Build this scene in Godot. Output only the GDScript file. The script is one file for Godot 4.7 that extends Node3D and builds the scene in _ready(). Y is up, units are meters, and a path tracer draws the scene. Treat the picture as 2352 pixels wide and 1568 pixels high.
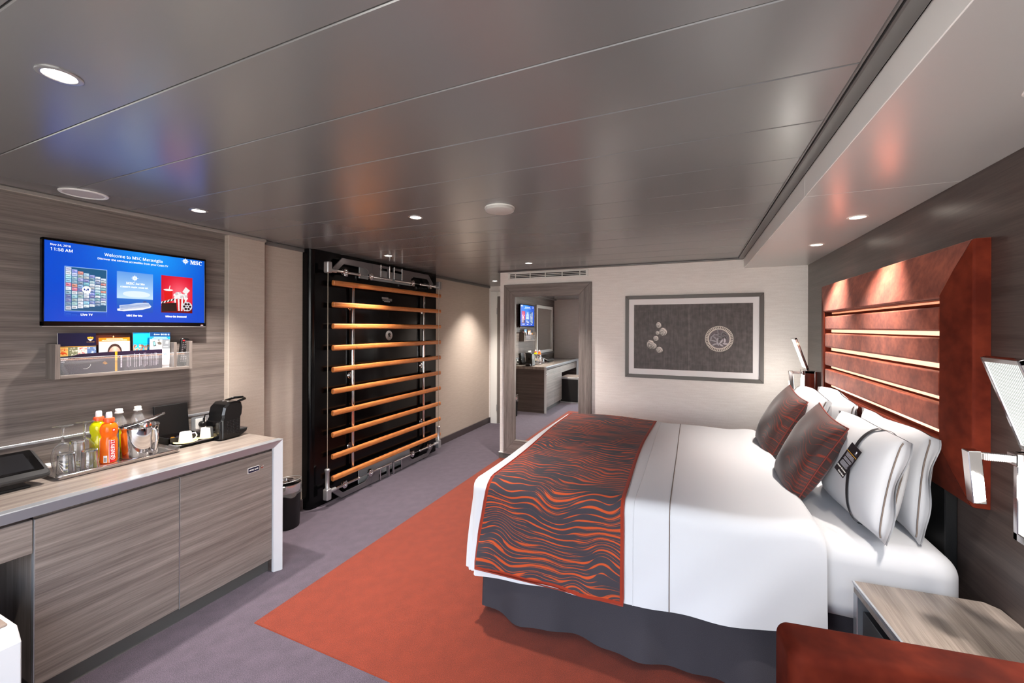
extends Node3D
# A ship cabin: room axes are x to the right (bed wall), y up, -z towards the picture wall; metres.

class MB:
	var v := PackedVector3Array()
	var n := PackedVector3Array()
	var t := PackedVector2Array()
	func tri(a: Vector3, b: Vector3, c: Vector3, na: Vector3, nb: Vector3, nc: Vector3, ua := Vector2.ZERO, ub := Vector2.ZERO, uc := Vector2.ZERO) -> void:
		if (b - a).cross(c - a).dot(na + nb + nc) > 0.0:
			v.append_array([a, c, b]); n.append_array([na, nc, nb]); t.append_array([ua, uc, ub])
		else:
			v.append_array([a, b, c]); n.append_array([na, nb, nc]); t.append_array([ua, ub, uc])
	func poly(p: Array, out: Vector3, uv := []) -> void:
		if p.size() < 3: return
		var nn: Vector3 = (p[1] - p[0]).cross(p[2] - p[0]).normalized()
		if nn.length() < 0.5: nn = out.normalized()
		if nn.dot(out) < 0.0: nn = -nn
		for i in range(1, p.size() - 1):
			if uv.size(): tri(p[0], p[i], p[i + 1], nn, nn, nn, uv[0], uv[i], uv[i + 1])
			else: tri(p[0], p[i], p[i + 1], nn, nn, nn)
	func box(lo: Vector3, hi: Vector3, b := 0.0, xf := Transform3D()) -> MB:
		var c := (lo + hi) / 2.0
		var h := (hi - lo).abs() / 2.0
		b = minf(b, minf(h.x, minf(h.y, h.z)) * 0.9)
		for ax in 3:
			for s in [-1.0, 1.0]:
				var q := []
				for k in [[-1, -1], [1, -1], [1, 1], [-1, 1]]:
					var p := Vector3()
					p[ax] = s * h[ax]; p[(ax + 1) % 3] = k[0] * (h[(ax + 1) % 3] - b); p[(ax + 2) % 3] = k[1] * (h[(ax + 2) % 3] - b)
					q.append(xf * (c + p))
				var o := Vector3(); o[ax] = s
				poly(q, xf.basis * o)
		if b > 0.0:
			for ax in 3:
				var a1 := (ax + 1) % 3
				var a2 := (ax + 2) % 3
				for s1 in [-1.0, 1.0]:
					for s2 in [-1.0, 1.0]:
						var q := []
						for k in [[-1, 0], [1, 0], [1, 1], [-1, 1]]:
							var p := Vector3()
							p[ax] = k[0] * (h[ax] - b)
							p[a1] = s1 * (h[a1] - (0.0 if k[1] == 0 else b)); p[a2] = s2 * (h[a2] - (b if k[1] == 0 else 0.0))
							q.append(xf * (c + p))
						var o := Vector3(); o[a1] = s1; o[a2] = s2
						poly(q, xf.basis * o)
			for sx in [-1.0, 1.0]:
				for sy in [-1.0, 1.0]:
					for sz in [-1.0, 1.0]:
						var s := Vector3(sx, sy, sz)
						poly([xf * (c + s * Vector3(h.x, h.y - b, h.z - b)), xf * (c + s * Vector3(h.x - b, h.y, h.z - b)), xf * (c + s * Vector3(h.x - b, h.y - b, h.z))], xf.basis * s)
		return self
	func soft(lo: Vector3, hi: Vector3, r: float, k := 4, xf := Transform3D(), bulge := Vector3.ZERO) -> MB:
		var c := (lo + hi) / 2.0
		var h := (hi - lo).abs() / 2.0
		r = minf(r, minf(h.x, minf(h.y, h.z)))
		var inn := h - Vector3(r, r, r)
		for ax in 3:
			var a1 := (ax + 1) % 3
			var a2 := (ax + 2) % 3
			var cs := [[], []]
			for w in 2:
				var a: int = a1 if w == 0 else a2
				for i in k + 1: cs[w].append(-h[a] + r * (1.0 - tan((1.0 - float(i) / k) * PI / 4)))
				if inn[a] > 0.0001:
					for i in range(1, 4): cs[w].append(-inn[a] + inn[a] * 2.0 * i / 4.0)
				for i in k + 1:
					if i > 0 or inn[a] > 0.0001: cs[w].append(h[a] - r * (1.0 - tan(float(i) / k * PI / 4)))
			for s in [-1.0, 1.0]:
				var pos := []
				var nor := []
				for x in cs[0]:
					var rp := []
					var rn := []
					for y in cs[1]:
						var p := Vector3(); p[ax] = s * h[ax]; p[a1] = x; p[a2] = y
						var q := Vector3(clampf(p.x, -inn.x, inn.x), clampf(p.y, -inn.y, inn.y), clampf(p.z, -inn.z, inn.z))
						var d := (p - q).normalized()
						var bu := Vector3.ZERO
						if bulge != Vector3.ZERO:
							for e in 3:
								bu[e] = bulge[e] * (q[e] + d[e] * r) / h[e] * (1.0 - pow((q[(e + 1) % 3] + d[(e + 1) % 3] * r) / h[(e + 1) % 3], 2)) * (1.0 - pow((q[(e + 2) % 3] + d[(e + 2) % 3] * r) / h[(e + 2) % 3], 2))
						rp.append(xf * (c + q + d * r + bu)); rn.append((xf.basis * d).normalized())
					pos.append(rp); nor.append(rn)
				for i in pos.size() - 1:
					for j in pos[i].size() - 1:
						tri(pos[i][j], pos[i + 1][j], pos[i + 1][j + 1], nor[i][j], nor[i + 1][j], nor[i + 1][j + 1])
						tri(pos[i][j], pos[i + 1][j + 1], pos[i][j + 1], nor[i][j], nor[i + 1][j + 1], nor[i][j + 1])
		return self
	func grid(f: Callable, nu: int, nv: int, out_hint = null, us := 1.0, vs := 1.0) -> MB:
		var p := []
		for i in nu + 1:
			var r := []
			for j in nv + 1: r.append(f.call(float(i) / nu, float(j) / nv))
			p.append(r)
		var nn := []
		for i in nu + 1:
			var r := []
			for j in nv + 1:
				var a: Vector3 = p[mini(i + 1, nu)][j] - p[maxi(i - 1, 0)][j]
				var b: Vector3 = p[i][mini(j + 1, nv)] - p[i][maxi(j - 1, 0)]
				var x := a.cross(b).normalized()
				if out_hint != null and x.dot(out_hint.call(p[i][j])) < 0.0: x = -x
				r.append(x)
			nn.append(r)
		for i in nu:
			for j in nv:
				var uv := [Vector2(float(i) / nu * us, float(j) / nv * vs), Vector2(float(i + 1) / nu * us, float(j) / nv * vs), Vector2(float(i + 1) / nu * us, float(j + 1) / nv * vs), Vector2(float(i) / nu * us, float(j + 1) / nv * vs)]
				tri(p[i][j], p[i + 1][j], p[i + 1][j + 1], nn[i][j], nn[i + 1][j], nn[i + 1][j + 1], uv[0], uv[1], uv[2])
				tri(p[i][j], p[i + 1][j + 1], p[i][j + 1], nn[i][j], nn[i + 1][j + 1], nn[i][j + 1], uv[0], uv[2], uv[3])
		return self
	func lathe(prof: Array, seg := 24, xf := Transform3D(), sq := 1.0) -> MB:
		var m := prof.size()
		var sn := []
		for i in m - 1:
			var d: Vector2 = prof[i + 1] - prof[i]
			sn.append(Vector2(d.y, -d.x).normalized() if d.length() > 0.000001 else Vector2(1, 0))
		for i in m - 1:
			var n0: Vector2 = sn[i]
			var n1: Vector2 = sn[i]
			if i > 0 and sn[i].dot(sn[i - 1]) > 0.75: n0 = (sn[i] + sn[i - 1]).normalized()
			if i < m - 2 and sn[i].dot(sn[i + 1]) > 0.75: n1 = (sn[i] + sn[i + 1]).normalized()
			for k in seg:
				var a := TAU * k / seg
				var b := TAU * (k + 1) / seg
				var q := []
				var w := []
				for e in [[prof[i], n0, a], [prof[i + 1], n1, a], [prof[i + 1], n1, b], [prof[i], n0, b]]:
					q.append(xf * Vector3(e[0].x * cos(e[2]), e[0].y, e[0].x * sin(e[2]) * sq))
					w.append((xf.basis * Vector3(e[1].x * cos(e[2]), e[1].y, e[1].x * sin(e[2]))).normalized())
				var u := [Vector2(float(k) / seg, float(i) / m), Vector2(float(k) / seg, float(i + 1) / m), Vector2(float(k + 1) / seg, float(i + 1) / m), Vector2(float(k + 1) / seg, float(i) / m)]
				if prof[i + 1].x > 0.000001: tri(q[0], q[1], q[2], w[0], w[1], w[2], u[0], u[1], u[2])
				if prof[i].x > 0.000001: tri(q[0], q[2], q[3], w[0], w[2], w[3], u[0], u[2], u[3])
		return self
	func tube(path: Array, r: float, seg := 10, closed := false, flat := 1.0) -> MB:
		var m := path.size()
		var rings := []
		var norms := []
		var up := Vector3(0.13, 0.97, 0.21)
		var prev := Vector3.ZERO
		for i in m:
			var d: Vector3
			if closed: d = path[(i + 1) % m] - path[(i + m - 1) % m]
			else: d = path[mini(i + 1, m - 1)] - path[maxi(i - 1, 0)]
			d = d.normalized()
			if prev == Vector3.ZERO:
				prev = up - d * up.dot(d)
				if prev.length() < 0.1: prev = Vector3.RIGHT - d * d.x
			var a := (prev - d * prev.dot(d)).normalized()
			prev = a
			var b := d.cross(a)
			var rp := []
			var rn := []
			for k in seg:
				var an := TAU * k / seg
				rp.append(path[i] + (a * cos(an) + b * sin(an) * flat) * r)
				rn.append((a * cos(an) * flat + b * sin(an)).normalized())
			rings.append(rp); norms.append(rn)
		for i in (m if closed else m - 1):
			var j := (i + 1) % m
			for k in seg:
				var l := (k + 1) % seg
				tri(rings[i][k], rings[j][k], rings[j][l], norms[i][k], norms[j][k], norms[j][l])
				tri(rings[i][k], rings[j][l], rings[i][l], norms[i][k], norms[j][l], norms[i][l])
		if not closed:
			poly(rings[0], path[0] - path[1]); poly(rings[m - 1], path[m - 1] - path[m - 2])
		return self
	func prism(p: PackedVector2Array, z0: float, z1: float, xf := Transform3D(), b := 0.0, smooth := false) -> MB:
		var area := 0.0
		var m := p.size()
		for i in m: area += p[i].cross(p[(i + 1) % m])
		if area < 0.0: p.reverse()
		var en := []
		for i in m:
			var d := (p[(i + 1) % m] - p[i]).normalized()
			en.append(Vector2(d.y, -d.x))
		var ins := PackedVector2Array()
		var vn := []
		for i in m:
			var e0: Vector2 = en[(i + m - 1) % m]
			var e1: Vector2 = en[i]
			var bi := (e0 + e1).normalized()
			vn.append(bi)
			ins.append(p[i] - bi * b / maxf(0.4, bi.dot(e1)))
		var idx := Geometry2D.triangulate_polygon(ins)
		for s in [0, 1]:
			var z := z0 if s == 0 else z1
			var o := xf.basis * Vector3(0, 0, -1 if s == 0 else 1) * signf(z1 - z0)
			for i in range(0, idx.size(), 3):
				poly([xf * Vector3(ins[idx[i]].x, ins[idx[i]].y, z), xf * Vector3(ins[idx[i + 1]].x, ins[idx[i + 1]].y, z), xf * Vector3(ins[idx[i + 2]].x, ins[idx[i + 2]].y, z)], o)
		var sg := signf(z1 - z0)
		var za := z0 + b * sg
		var zb := z1 - b * sg
		for i in m:
			var j := (i + 1) % m
			var o3 := xf.basis * Vector3(en[i].x, en[i].y, 0)
			var q := [xf * Vector3(p[i].x, p[i].y, za), xf * Vector3(p[j].x, p[j].y, za), xf * Vector3(p[j].x, p[j].y, zb), xf * Vector3(p[i].x, p[i].y, zb)]
			if smooth:
				var na: Vector3 = (xf.basis * Vector3(vn[i].x, vn[i].y, 0)).normalized() if vn[i].dot(en[i]) > 0.85 else o3.normalized()
				var nb: Vector3 = (xf.basis * Vector3(vn[j].x, vn[j].y, 0)).normalized() if vn[j].dot(en[i]) > 0.85 else o3.normalized()
				tri(q[0], q[1], q[2], na, nb, nb); tri(q[0], q[2], q[3], na, nb, na)
			else: poly(q, o3)
			if b > 0.0:
				poly([q[0], q[1], xf * Vector3(ins[j].x, ins[j].y, z0), xf * Vector3(ins[i].x, ins[i].y, z0)], o3 - xf.basis * Vector3(0, 0, sg))
				poly([q[3], q[2], xf * Vector3(ins[j].x, ins[j].y, z1), xf * Vector3(ins[i].x, ins[i].y, z1)], o3 + xf.basis * Vector3(0, 0, sg))
		return self
	func ball(c: Vector3, r: float, seg := 14) -> MB:
		var pr := []
		for i in 9: pr.append(Vector2(maxf(0.0, r * sin(PI * i / 8)), -r * cos(PI * i / 8)))
		return lathe(pr, seg, Transform3D(Basis(), c))
	func card(a: Vector3, b: Vector3, c: Vector3, d: Vector3, out: Vector3) -> MB:   # a top-left, b top-right, c bottom-right, d bottom-left: one picture over it
		poly([a, b, c, d], out, [Vector2(0, 0), Vector2(1, 0), Vector2(1, 1), Vector2(0, 1)])
		return self
	func mesh() -> ArrayMesh:
		var a := []
		a.resize(Mesh.ARRAY_MAX)
		a[Mesh.ARRAY_VERTEX] = v; a[Mesh.ARRAY_NORMAL] = n; a[Mesh.ARRAY_TEX_UV] = t
		var m := ArrayMesh.new()
		m.add_surface_from_arrays(Mesh.PRIMITIVE_TRIANGLES, a)
		return m

func rrect(w: float, h: float, r: float, k := 5, c := Vector2.ZERO) -> PackedVector2Array:
	var p := PackedVector2Array()
	for q in [[1, -1, -PI / 2], [1, 1, 0.0], [-1, 1, PI / 2], [-1, -1, PI]]:
		for i in k + 1:
			var a: float = q[2] + PI / 2 * i / k
			p.append(c + Vector2(q[0] * (w / 2 - r) + cos(a) * r, q[1] * (h / 2 - r) + sin(a) * r))
	return p

var taken := {}
func numbered(s: String) -> String:
	if not taken.has(s):
		taken[s] = 0
		return s
	taken[s] += 1
	return "%s_%03d" % [s, taken[s]]
func tag(o: Node, label: String, category: String, group := "") -> Node:
	o.set_meta("label", label); o.set_meta("category", category)
	if group: o.set_meta("group", group)
	return o
func thing(called: String, label: String, category: String, at := Vector3.ZERO, turn := 0.0, group := "") -> Node3D:
	var o := Node3D.new()
	o.name = numbered(called)
	add_child(o)
	o.position = at; o.rotation.y = turn
	tag(o, label, category, group)
	return o
func part(called: String, b, m: Material, parent: Node) -> MeshInstance3D:
	var o := MeshInstance3D.new()
	o.name = called
	o.mesh = b.mesh() if b is MB else b
	o.material_override = m
	parent.add_child(o, true)
	return o
func struct(called: String, b: MB, m: Material) -> MeshInstance3D:
	var o := MeshInstance3D.new()
	o.name = called
	o.mesh = b.mesh(); o.material_override = m
	o.set_meta("kind", "structure")
	add_child(o, true)
	return o
func copy(o: Node3D, label: String) -> Node3D:
	var c: Node3D = o.duplicate()
	c.name = numbered(String(o.name).rstrip("0123456789").rstrip("_"))
	add_child(c)
	c.set_meta("label", label)
	return c
func words(called: String, s: String, size: float, m: Material, parent: Node, at: Vector3, rot := Vector3.ZERO, fnt := "Droid Sans", bold := 400, align := HORIZONTAL_ALIGNMENT_CENTER, wide := 1.0) -> MeshInstance3D:
	var f := SystemFont.new()
	f.font_names = PackedStringArray([fnt]); f.font_weight = bold
	var t := TextMesh.new()
	t.text = s; t.font = f; t.font_size = 32; t.pixel_size = size / 32.0; t.depth = 0.0006; t.curve_step = 2.0
	t.horizontal_alignment = align
	var o := MeshInstance3D.new()
	o.name = called; o.mesh = t; o.material_override = m
	o.position = at; o.rotation = rot; o.scale = Vector3(wide, 1, 1)
	parent.add_child(o, true)
	return o

func mat(c: Color, rough := 0.6, metal := 0.0, spec := 0.5) -> StandardMaterial3D:
	var m := StandardMaterial3D.new()
	m.albedo_color = c; m.roughness = rough; m.metallic = metal; m.metallic_specular = spec
	return m
func glow(c: Color, e: float) -> StandardMaterial3D:
	var m := mat(Color(0.9, 0.9, 0.9), 0.5)
	m.emission_enabled = true; m.emission = c; m.emission_energy_multiplier = e
	return m
func glass(tint := Color(1, 1, 1), a := 0.06) -> StandardMaterial3D:
	var m := mat(Color(tint.r, tint.g, tint.b, a), 0.02)
	m.transparency = BaseMaterial3D.TRANSPARENCY_ALPHA
	return m
func tri_tex(m: StandardMaterial3D, tex: Texture2D, sc: Vector3) -> StandardMaterial3D:
	m.albedo_texture = tex
	m.uv1_triplanar = true; m.uv1_world_triplanar = true; m.uv1_scale = sc; m.uv1_triplanar_sharpness = 8.0
	return m
func noise_img(w: int, h: int, fr: float, sd: int, oct := 4, ty := FastNoiseLite.TYPE_SIMPLEX_SMOOTH) -> Image:
	var f := FastNoiseLite.new()
	f.seed = sd; f.frequency = fr; f.fractal_octaves = oct; f.noise_type = ty
	return f.get_seamless_image(w, h)
func ramp_img(parts: Array, w: int, h: int, lo: Color, hi: Color, contrast: float, turned := false) -> ImageTexture:   # parts: [noise image, weight]
	var out := Image.create(h if turned else w, w if turned else h, false, Image.FORMAT_RGB8)
	var data := []
	var ws := 0.0
	for p in parts:
		data.append(p[0].get_data()); ws += p[1]
	for y in h:
		for x in w:
			var s := 0.0
			for k in parts.size(): s += data[k][y * w + x] / 255.0 * parts[k][1]
			s = clampf((s / ws - 0.5) * contrast + 0.5, 0, 1)
			if turned: out.set_pixel(y, x, lo.lerp(hi, s))
			else: out.set_pixel(x, y, lo.lerp(hi, s))
	return ImageTexture.create_from_image(out)

const CEIL := 2.14
const SOFFIT := 2.047
const BACK := -4.31
const LEFT := -2.94
const RIGHT := 0.913
const FRONT := 0.58
var M := {}

func _ready() -> void:
	set_view()
	make_materials()
	room()
	ceiling_fittings()
	back_wall_things()
	gym()
	sideboard()
	worktop_things()
	tv_and_rack()
	bed()
	headboard()
	lamps()
	near_furniture()

func set_view() -> void:
	var cam := Camera3D.new()
	cam.name = "camera"
	cam.projection = Camera3D.PROJECTION_FRUSTUM
	cam.keep_aspect = Camera3D.KEEP_HEIGHT
	cam.set_frustum(0.05 * 1568.0 / 949.1, Vector2(0, -32.6 / 949.1 * 0.05), 0.05, 60.0)
	cam.basis = Basis(Vector3.UP, deg_to_rad(23.645)) * Basis(Vector3(0, 0, 1), deg_to_rad(0.189))
	cam.position = Vector3(0, 1.5, 0)
	add_child(cam)
	cam.current = true
	var sky := ProceduralSkyMaterial.new()
	sky.sky_top_color = Color(0.74, 0.82, 0.93); sky.sky_horizon_color = Color(1.0, 0.985, 0.96)
	sky.ground_horizon_color = Color(0.88, 0.88, 0.87); sky.ground_bottom_color = Color(0.72, 0.71, 0.69)
	sky.energy_multiplier = 1.0
	var e := Environment.new()
	e.background_mode = Environment.BG_SKY
	e.sky = Sky.new(); e.sky.sky_material = sky
	e.background_energy_multiplier = 7.2
	e.tonemap_mode = Environment.TONE_MAPPER_LINEAR
	e.tonemap_exposure = 1.75
	e.sdfgi_enabled = true; e.ssao_enabled = true; e.ssil_enabled = true
	var w := WorldEnvironment.new()
	w.name = "surroundings"; w.environment = e
	add_child(w)

const DOWNLIGHTS := [Vector3(-1.485, CEIL, -0.503), Vector3(-2.51, CEIL, -1.40), Vector3(-1.485, CEIL, -1.984), Vector3(-2.51, CEIL, -2.955), Vector3(-1.5, CEIL, -3.835), Vector3(-2.51, CEIL, -5.14), Vector3(0.74, SOFFIT, -2.54), Vector3(0.74, SOFFIT, -3.276), Vector3(0.74, SOFFIT, -1.34)]  # the last one is an added lamp, out of view, brightening the bedside table

func spot(at: Vector3, energy: float, angle: float, c := Color(1, 0.965, 0.93)) -> void:
	var s := SpotLight3D.new()
	s.name = "downlight_beam"
	s.light_energy = energy; s.light_color = c
	s.spot_angle = angle; s.spot_angle_attenuation = 0.9; s.spot_range = 8.0; s.spot_attenuation = 2.0
	s.light_size = 0.03; s.shadow_enabled = true
	add_child(s, true)
	s.position = at
	s.rotation.x = -PI / 2

func make_materials() -> void:
	# grey-brown oak veneer: long streaks along the grain, on two scales
	var n1 := noise_img(256, 1024, 0.008, 3, 3)
	var n2 := noise_img(256, 1024, 0.16, 7, 3)
	var n3 := noise_img(256, 1024, 0.045, 11, 3)
	var lo := Color(0.35, 0.315, 0.30)
	var hi := Color(0.565, 0.525, 0.50)
	var along := ramp_img([[n1, 1.0], [n2, 0.7], [n3, 0.8]], 256, 1024, lo, hi, 1.5)
	var up := ramp_img([[n1, 1.0], [n2, 0.7], [n3, 0.8]], 256, 1024, lo, hi, 1.5, true)
	var tops := ramp_img([[n1, 1.0], [n2, 0.7], [n3, 0.8]], 256, 1024, Color(0.42, 0.38, 0.355), Color(0.62, 0.575, 0.54), 1.5, true)
	var bump := ImageTexture.create_from_image(n2)
	var wood := func(tex: Texture2D, sc: Vector3, rough := 0.45, c := Color.WHITE) -> StandardMaterial3D:
		var m := tri_tex(mat(c, rough, 0.0, 0.45), tex, sc)
		return m
	M.oak = wood.call(along, Vector3(0.24, 2.2, 0.24))                 # grain level, on upright faces
	M.oak_top = wood.call(tops, Vector3(2.4, 0.26, 0.26), 0.24)          # grain along z on level faces
	M.oak_up = wood.call(up, Vector3(2.6, 0.36, 2.6))                   # grain upright
	M.oak_across = wood.call(along, Vector3(0.36, 2.6, 0.36))
	M.dark_oak = wood.call(along, Vector3(0.24, 2.2, 0.24), 0.32, Color(0.66, 0.62, 0.615))
	# woven wallpaper: fine level threads
	var p1 := noise_img(256, 512, 0.02, 21, 3)
	var p2 := noise_img(256, 512, 0.22, 23, 3)
	var paper := ramp_img([[p1, 0.5], [p2, 1.0]], 256, 512, Color(0.86, 0.825, 0.80), Color(0.935, 0.91, 0.89), 1.5)
	M.paper = tri_tex(mat(Color.WHITE, 0.75), paper, Vector3(1.0, 5.0, 1.0))
	M.paper_taupe = tri_tex(mat(Color(0.78, 0.745, 0.71), 0.7), paper, Vector3(1.0, 5.0, 1.0))
	# carpet: short dense pile
	var c1 := noise_img(512, 512, 0.33, 31, 2)
	var c2 := noise_img(512, 512, 0.012, 33, 3)
	var grey := ramp_img([[c1, 1.0], [c2, 0.16]], 512, 512, Color(0.205, 0.185, 0.21), Color(0.40, 0.345, 0.395), 1.5)
	var rust := ramp_img([[c1, 1.0], [c2, 0.16]], 512, 512, Color(0.325, 0.13, 0.075), Color(0.535, 0.215, 0.135), 1.5)
	for k in [["carpet", grey], ["carpet_rust", rust]]:
		var m := tri_tex(mat(Color.WHITE, 0.95, 0.0, 0.2), k[1], Vector3(1.6, 1.6, 1.6))
		m.heightmap_enabled = true; m.heightmap_texture = ImageTexture.create_from_image(c1); m.heightmap_scale = 0.12
		m.rim_enabled = true; m.rim = 0.3
		M[k[0]] = m
	# satin grey ceiling panels
	M.ceil = mat(Color(0.535, 0.53, 0.53), 0.25, 0.40)
	M.ceil_edge = mat(Color(0.75, 0.72, 0.70), 0.35, 0.5)
	M.ceil_trim = mat(Color(0.45, 0.44, 0.435), 0.35, 0.4)
	M.soffit = mat(Color(0.78, 0.765, 0.755), 0.24, 0.12)
	M.white = mat(Color(0.88, 0.87, 0.85), 0.45)
	M.white_gloss = mat(Color(0.9, 0.89, 0.87), 0.2)
	M.black = mat(Color(0.035, 0.035, 0.04), 0.45)
	M.black_gloss = mat(Color(0.022, 0.022, 0.026), 0.16, 0.0, 0.32)
	M.dark = mat(Color(0.12, 0.115, 0.115), 0.6)
	M.chrome = mat(Color(0.86, 0.85, 0.85), 0.08, 1.0)
	M.satin = mat(Color(0.70, 0.695, 0.70), 0.3, 0.75)
	M.alu = mat(Color(0.72, 0.735, 0.755), 0.32, 0.7)
	M.gun = mat(Color(0.47, 0.45, 0.46), 0.3, 0.6)
	M.plinth = mat(Color(0.36, 0.35, 0.335), 0.6)
	M.lacquer = mat(Color(0.76, 0.76, 0.77), 0.4)
	M.glass = glass()
	M.crystal = glass(Color(1, 1, 1), 0.03)
	M.solid_glass = mat(Color(1, 1, 1, 0.02), 0.02)
	M.solid_glass.refraction_enabled = true; M.solid_glass.refraction_scale = 0.045
	M.mirror = mat(Color(0.93, 0.94, 0.93), 0.0, 1.0)
	# fabrics
	var w1 := noise_img(256, 256, 0.3, 41, 2)
	M.weave = ImageTexture.create_from_image(w1)
	M.linen = mat(Color(0.755, 0.755, 0.765), 0.85, 0.0, 0.2)
	M.linen.rim_enabled = true; M.linen.rim = 0.2
	M.stitch = mat(Color(0.42, 0.37, 0.34), 0.9)
	M.skirt = tri_tex(mat(Color(1, 1, 1), 0.9, 0.0, 0.2), ramp_img([[w1, 1.0]], 256, 256, Color(0.18, 0.17, 0.185), Color(0.27, 0.26, 0.28), 1.2), Vector3(6, 6, 6))
	var v1 := noise_img(512, 512, 0.012, 51, 5)
	var v2 := noise_img(512, 512, 0.05, 53, 4)
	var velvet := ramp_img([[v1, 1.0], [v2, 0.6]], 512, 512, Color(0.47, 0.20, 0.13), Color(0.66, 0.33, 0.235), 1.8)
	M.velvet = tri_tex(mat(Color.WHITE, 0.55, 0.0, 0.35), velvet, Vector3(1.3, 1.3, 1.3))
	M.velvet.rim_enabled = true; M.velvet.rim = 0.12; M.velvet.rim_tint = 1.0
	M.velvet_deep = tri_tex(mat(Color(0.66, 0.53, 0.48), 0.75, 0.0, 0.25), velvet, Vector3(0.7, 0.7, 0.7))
	M.velvet_shaded = tri_tex(mat(Color(0.52, 0.40, 0.36), 0.8, 0.0, 0.2), velvet, Vector3(0.7, 0.7, 0.7))  # armchair velvet with shade put into its colour, against the added downlight
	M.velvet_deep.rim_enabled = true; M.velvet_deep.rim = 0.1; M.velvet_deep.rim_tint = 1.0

func room() -> void:
	# floor: grey-mauve carpet with a rust field let into it
	struct("floor", MB.new().box(Vector3(LEFT - 0.1, -0.12, -5.95), Vector3(RIGHT + 0.1, 0.0, FRONT + 0.15)), M.carpet)
	var fl := get_node("floor")
	part("rust_carpet_field", MB.new().box(Vector3(-2.03, -0.01, -4.305), Vector3(RIGHT - 0.002, 0.004, -1.392), 0.003), M.carpet_rust, fl)
	# left wall: papered shell, oak cladding behind the television, and a papered pier
	struct("wall_left", MB.new().box(Vector3(LEFT - 0.12, 0, -5.95), Vector3(LEFT, 2.3, FRONT + 0.15)), M.paper_taupe)
	struct("wall_left_001", MB.new().box(Vector3(LEFT - 0.01, 0, -1.80), Vector3(LEFT + 0.012, CEIL, FRONT)), M.oak)
	struct("wall_left_002", MB.new().box(Vector3(LEFT - 0.01, 0, -2.055), Vector3(-2.885, CEIL, -1.795), 0.003), M.paper_taupe)
	struct("wall_back", MB.new().box(Vector3(-2.035, 0, BACK - 0.14), Vector3(RIGHT + 0.12, 2.3, BACK)), M.paper)
	struct("wall_passage", MB.new().box(Vector3(-2.035, 0, -5.95), Vector3(-1.9, 2.3, BACK - 0.139)), M.paper)
	struct("wall_far", MB.new().box(Vector3(LEFT - 0.12, 0, -5.98), Vector3(-1.9, 2.3, -5.82)), M.paper)
	struct("wall_right", MB.new().box(Vector3(RIGHT, 0, BACK - 0.14), Vector3(RIGHT + 0.12, 2.3, FRONT + 0.15)), M.dark_oak)
	# wall with the balcony doors, behind the camera
	var wf := MB.new()
	wf.box(Vector3(LEFT, 0, FRONT), Vector3(-1.85, 2.3, FRONT + 0.15))
	wf.box(Vector3(-1.85, 2.08, FRONT), Vector3(0.83, 2.3, FRONT + 0.15))
	wf.box(Vector3(0.83, 0, FRONT), Vector3(RIGHT + 0.12, 2.3, FRONT + 0.15))
	struct("wall_front", wf, M.paper)
	var wn := Node3D.new()
	wn.name = "window_1"; wn.set_meta("kind", "structure"); add_child(wn)
	var fr := MB.new()
	for x in [-1.85, -0.53, 0.79]: fr.box(Vector3(x, 0.0, FRONT + 0.05), Vector3(x + 0.04, 2.08, FRONT + 0.10), 0.004)
	fr.box(Vector3(-1.85, 0, FRONT + 0.05), Vector3(0.83, 0.04, FRONT + 0.10)); fr.box(Vector3(-1.85, 2.04, FRONT + 0.05), Vector3(0.83, 2.08, FRONT + 0.10))
	part("window_frame", fr, M.alu, wn)
	for x in [-1.81, -0.49]: part("pane", MB.new().box(Vector3(x, 0.04, FRONT + 0.07), Vector3(x + 1.28, 2.04, FRONT + 0.078)), M.glass, wn)
	# baseboards
	struct("baseboard_left", MB.new().box(Vector3(LEFT, 0, -5.82), Vector3(LEFT + 0.016, 0.085, -4.25), 0.003), mat(Color(0.27, 0.235, 0.245), 0.5))
	struct("baseboard_recess", MB.new().box(Vector3(LEFT, 0, -2.42), Vector3(LEFT + 0.016, 0.085, -2.055), 0.003), mat(Color(0.27, 0.235, 0.245), 0.5))
	struct("baseboard_far", MB.new().box(Vector3(LEFT + 0.016, 0, -5.82), Vector3(-2.90, 0.085, -5.805), 0.003), mat(Color(0.27, 0.235, 0.245), 0.5))
	struct("baseboard_back", MB.new().box(Vector3(-2.04, 0, BACK), Vector3(RIGHT, 0.062, BACK + 0.015), 0.003), M.plinth)
	struct("trim_6", MB.new().box(Vector3(-2.045, 0.062, BACK), Vector3(RIGHT, 0.074, BACK + 0.018), 0.003), M.white)
	struct("baseboard_right", MB.new().box(Vector3(RIGHT - 0.014, 0, BACK), Vector3(RIGHT, 0.08, FRONT), 0.003), M.plinth)
	# door at the end of the passage
	var dn := Node3D.new()
	dn.name = "door_1"; dn.set_meta("kind", "structure"); add_child(dn)
	var cs := MB.new()
	cs.box(Vector3(-2.90, 0, -5.83), Vector3(-2.79, 2.06, -5.79), 0.004); cs.box(Vector3(-2.79, 1.98, -5.83), Vector3(-2.036, 2.06, -5.79), 0.004)
	part("door_casing", cs, M.white, dn)
	part("door_leaf", MB.new().box(Vector3(-2.79, 0.01, -5.83), Vector3(-2.036, 1.98, -5.80), 0.003), mat(Color(0.42, 0.39, 0.37), 0.5), dn)
	var hg := MB.new()
	for y in [0.2, 1.7]: hg.box(Vector3(-2.797, y, -5.80), Vector3(-2.783, y + 0.1, -5.785), 0.002)
	part("hinge", hg, M.satin, dn)
	# ceiling: slab with long satin panels, seams run across the room
	struct("ceiling", MB.new().box(Vector3(LEFT - 0.12, CEIL + 0.025, -5.98), Vector3(RIGHT + 0.12, CEIL + 0.16, FRONT + 0.15)), M.dark)
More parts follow.
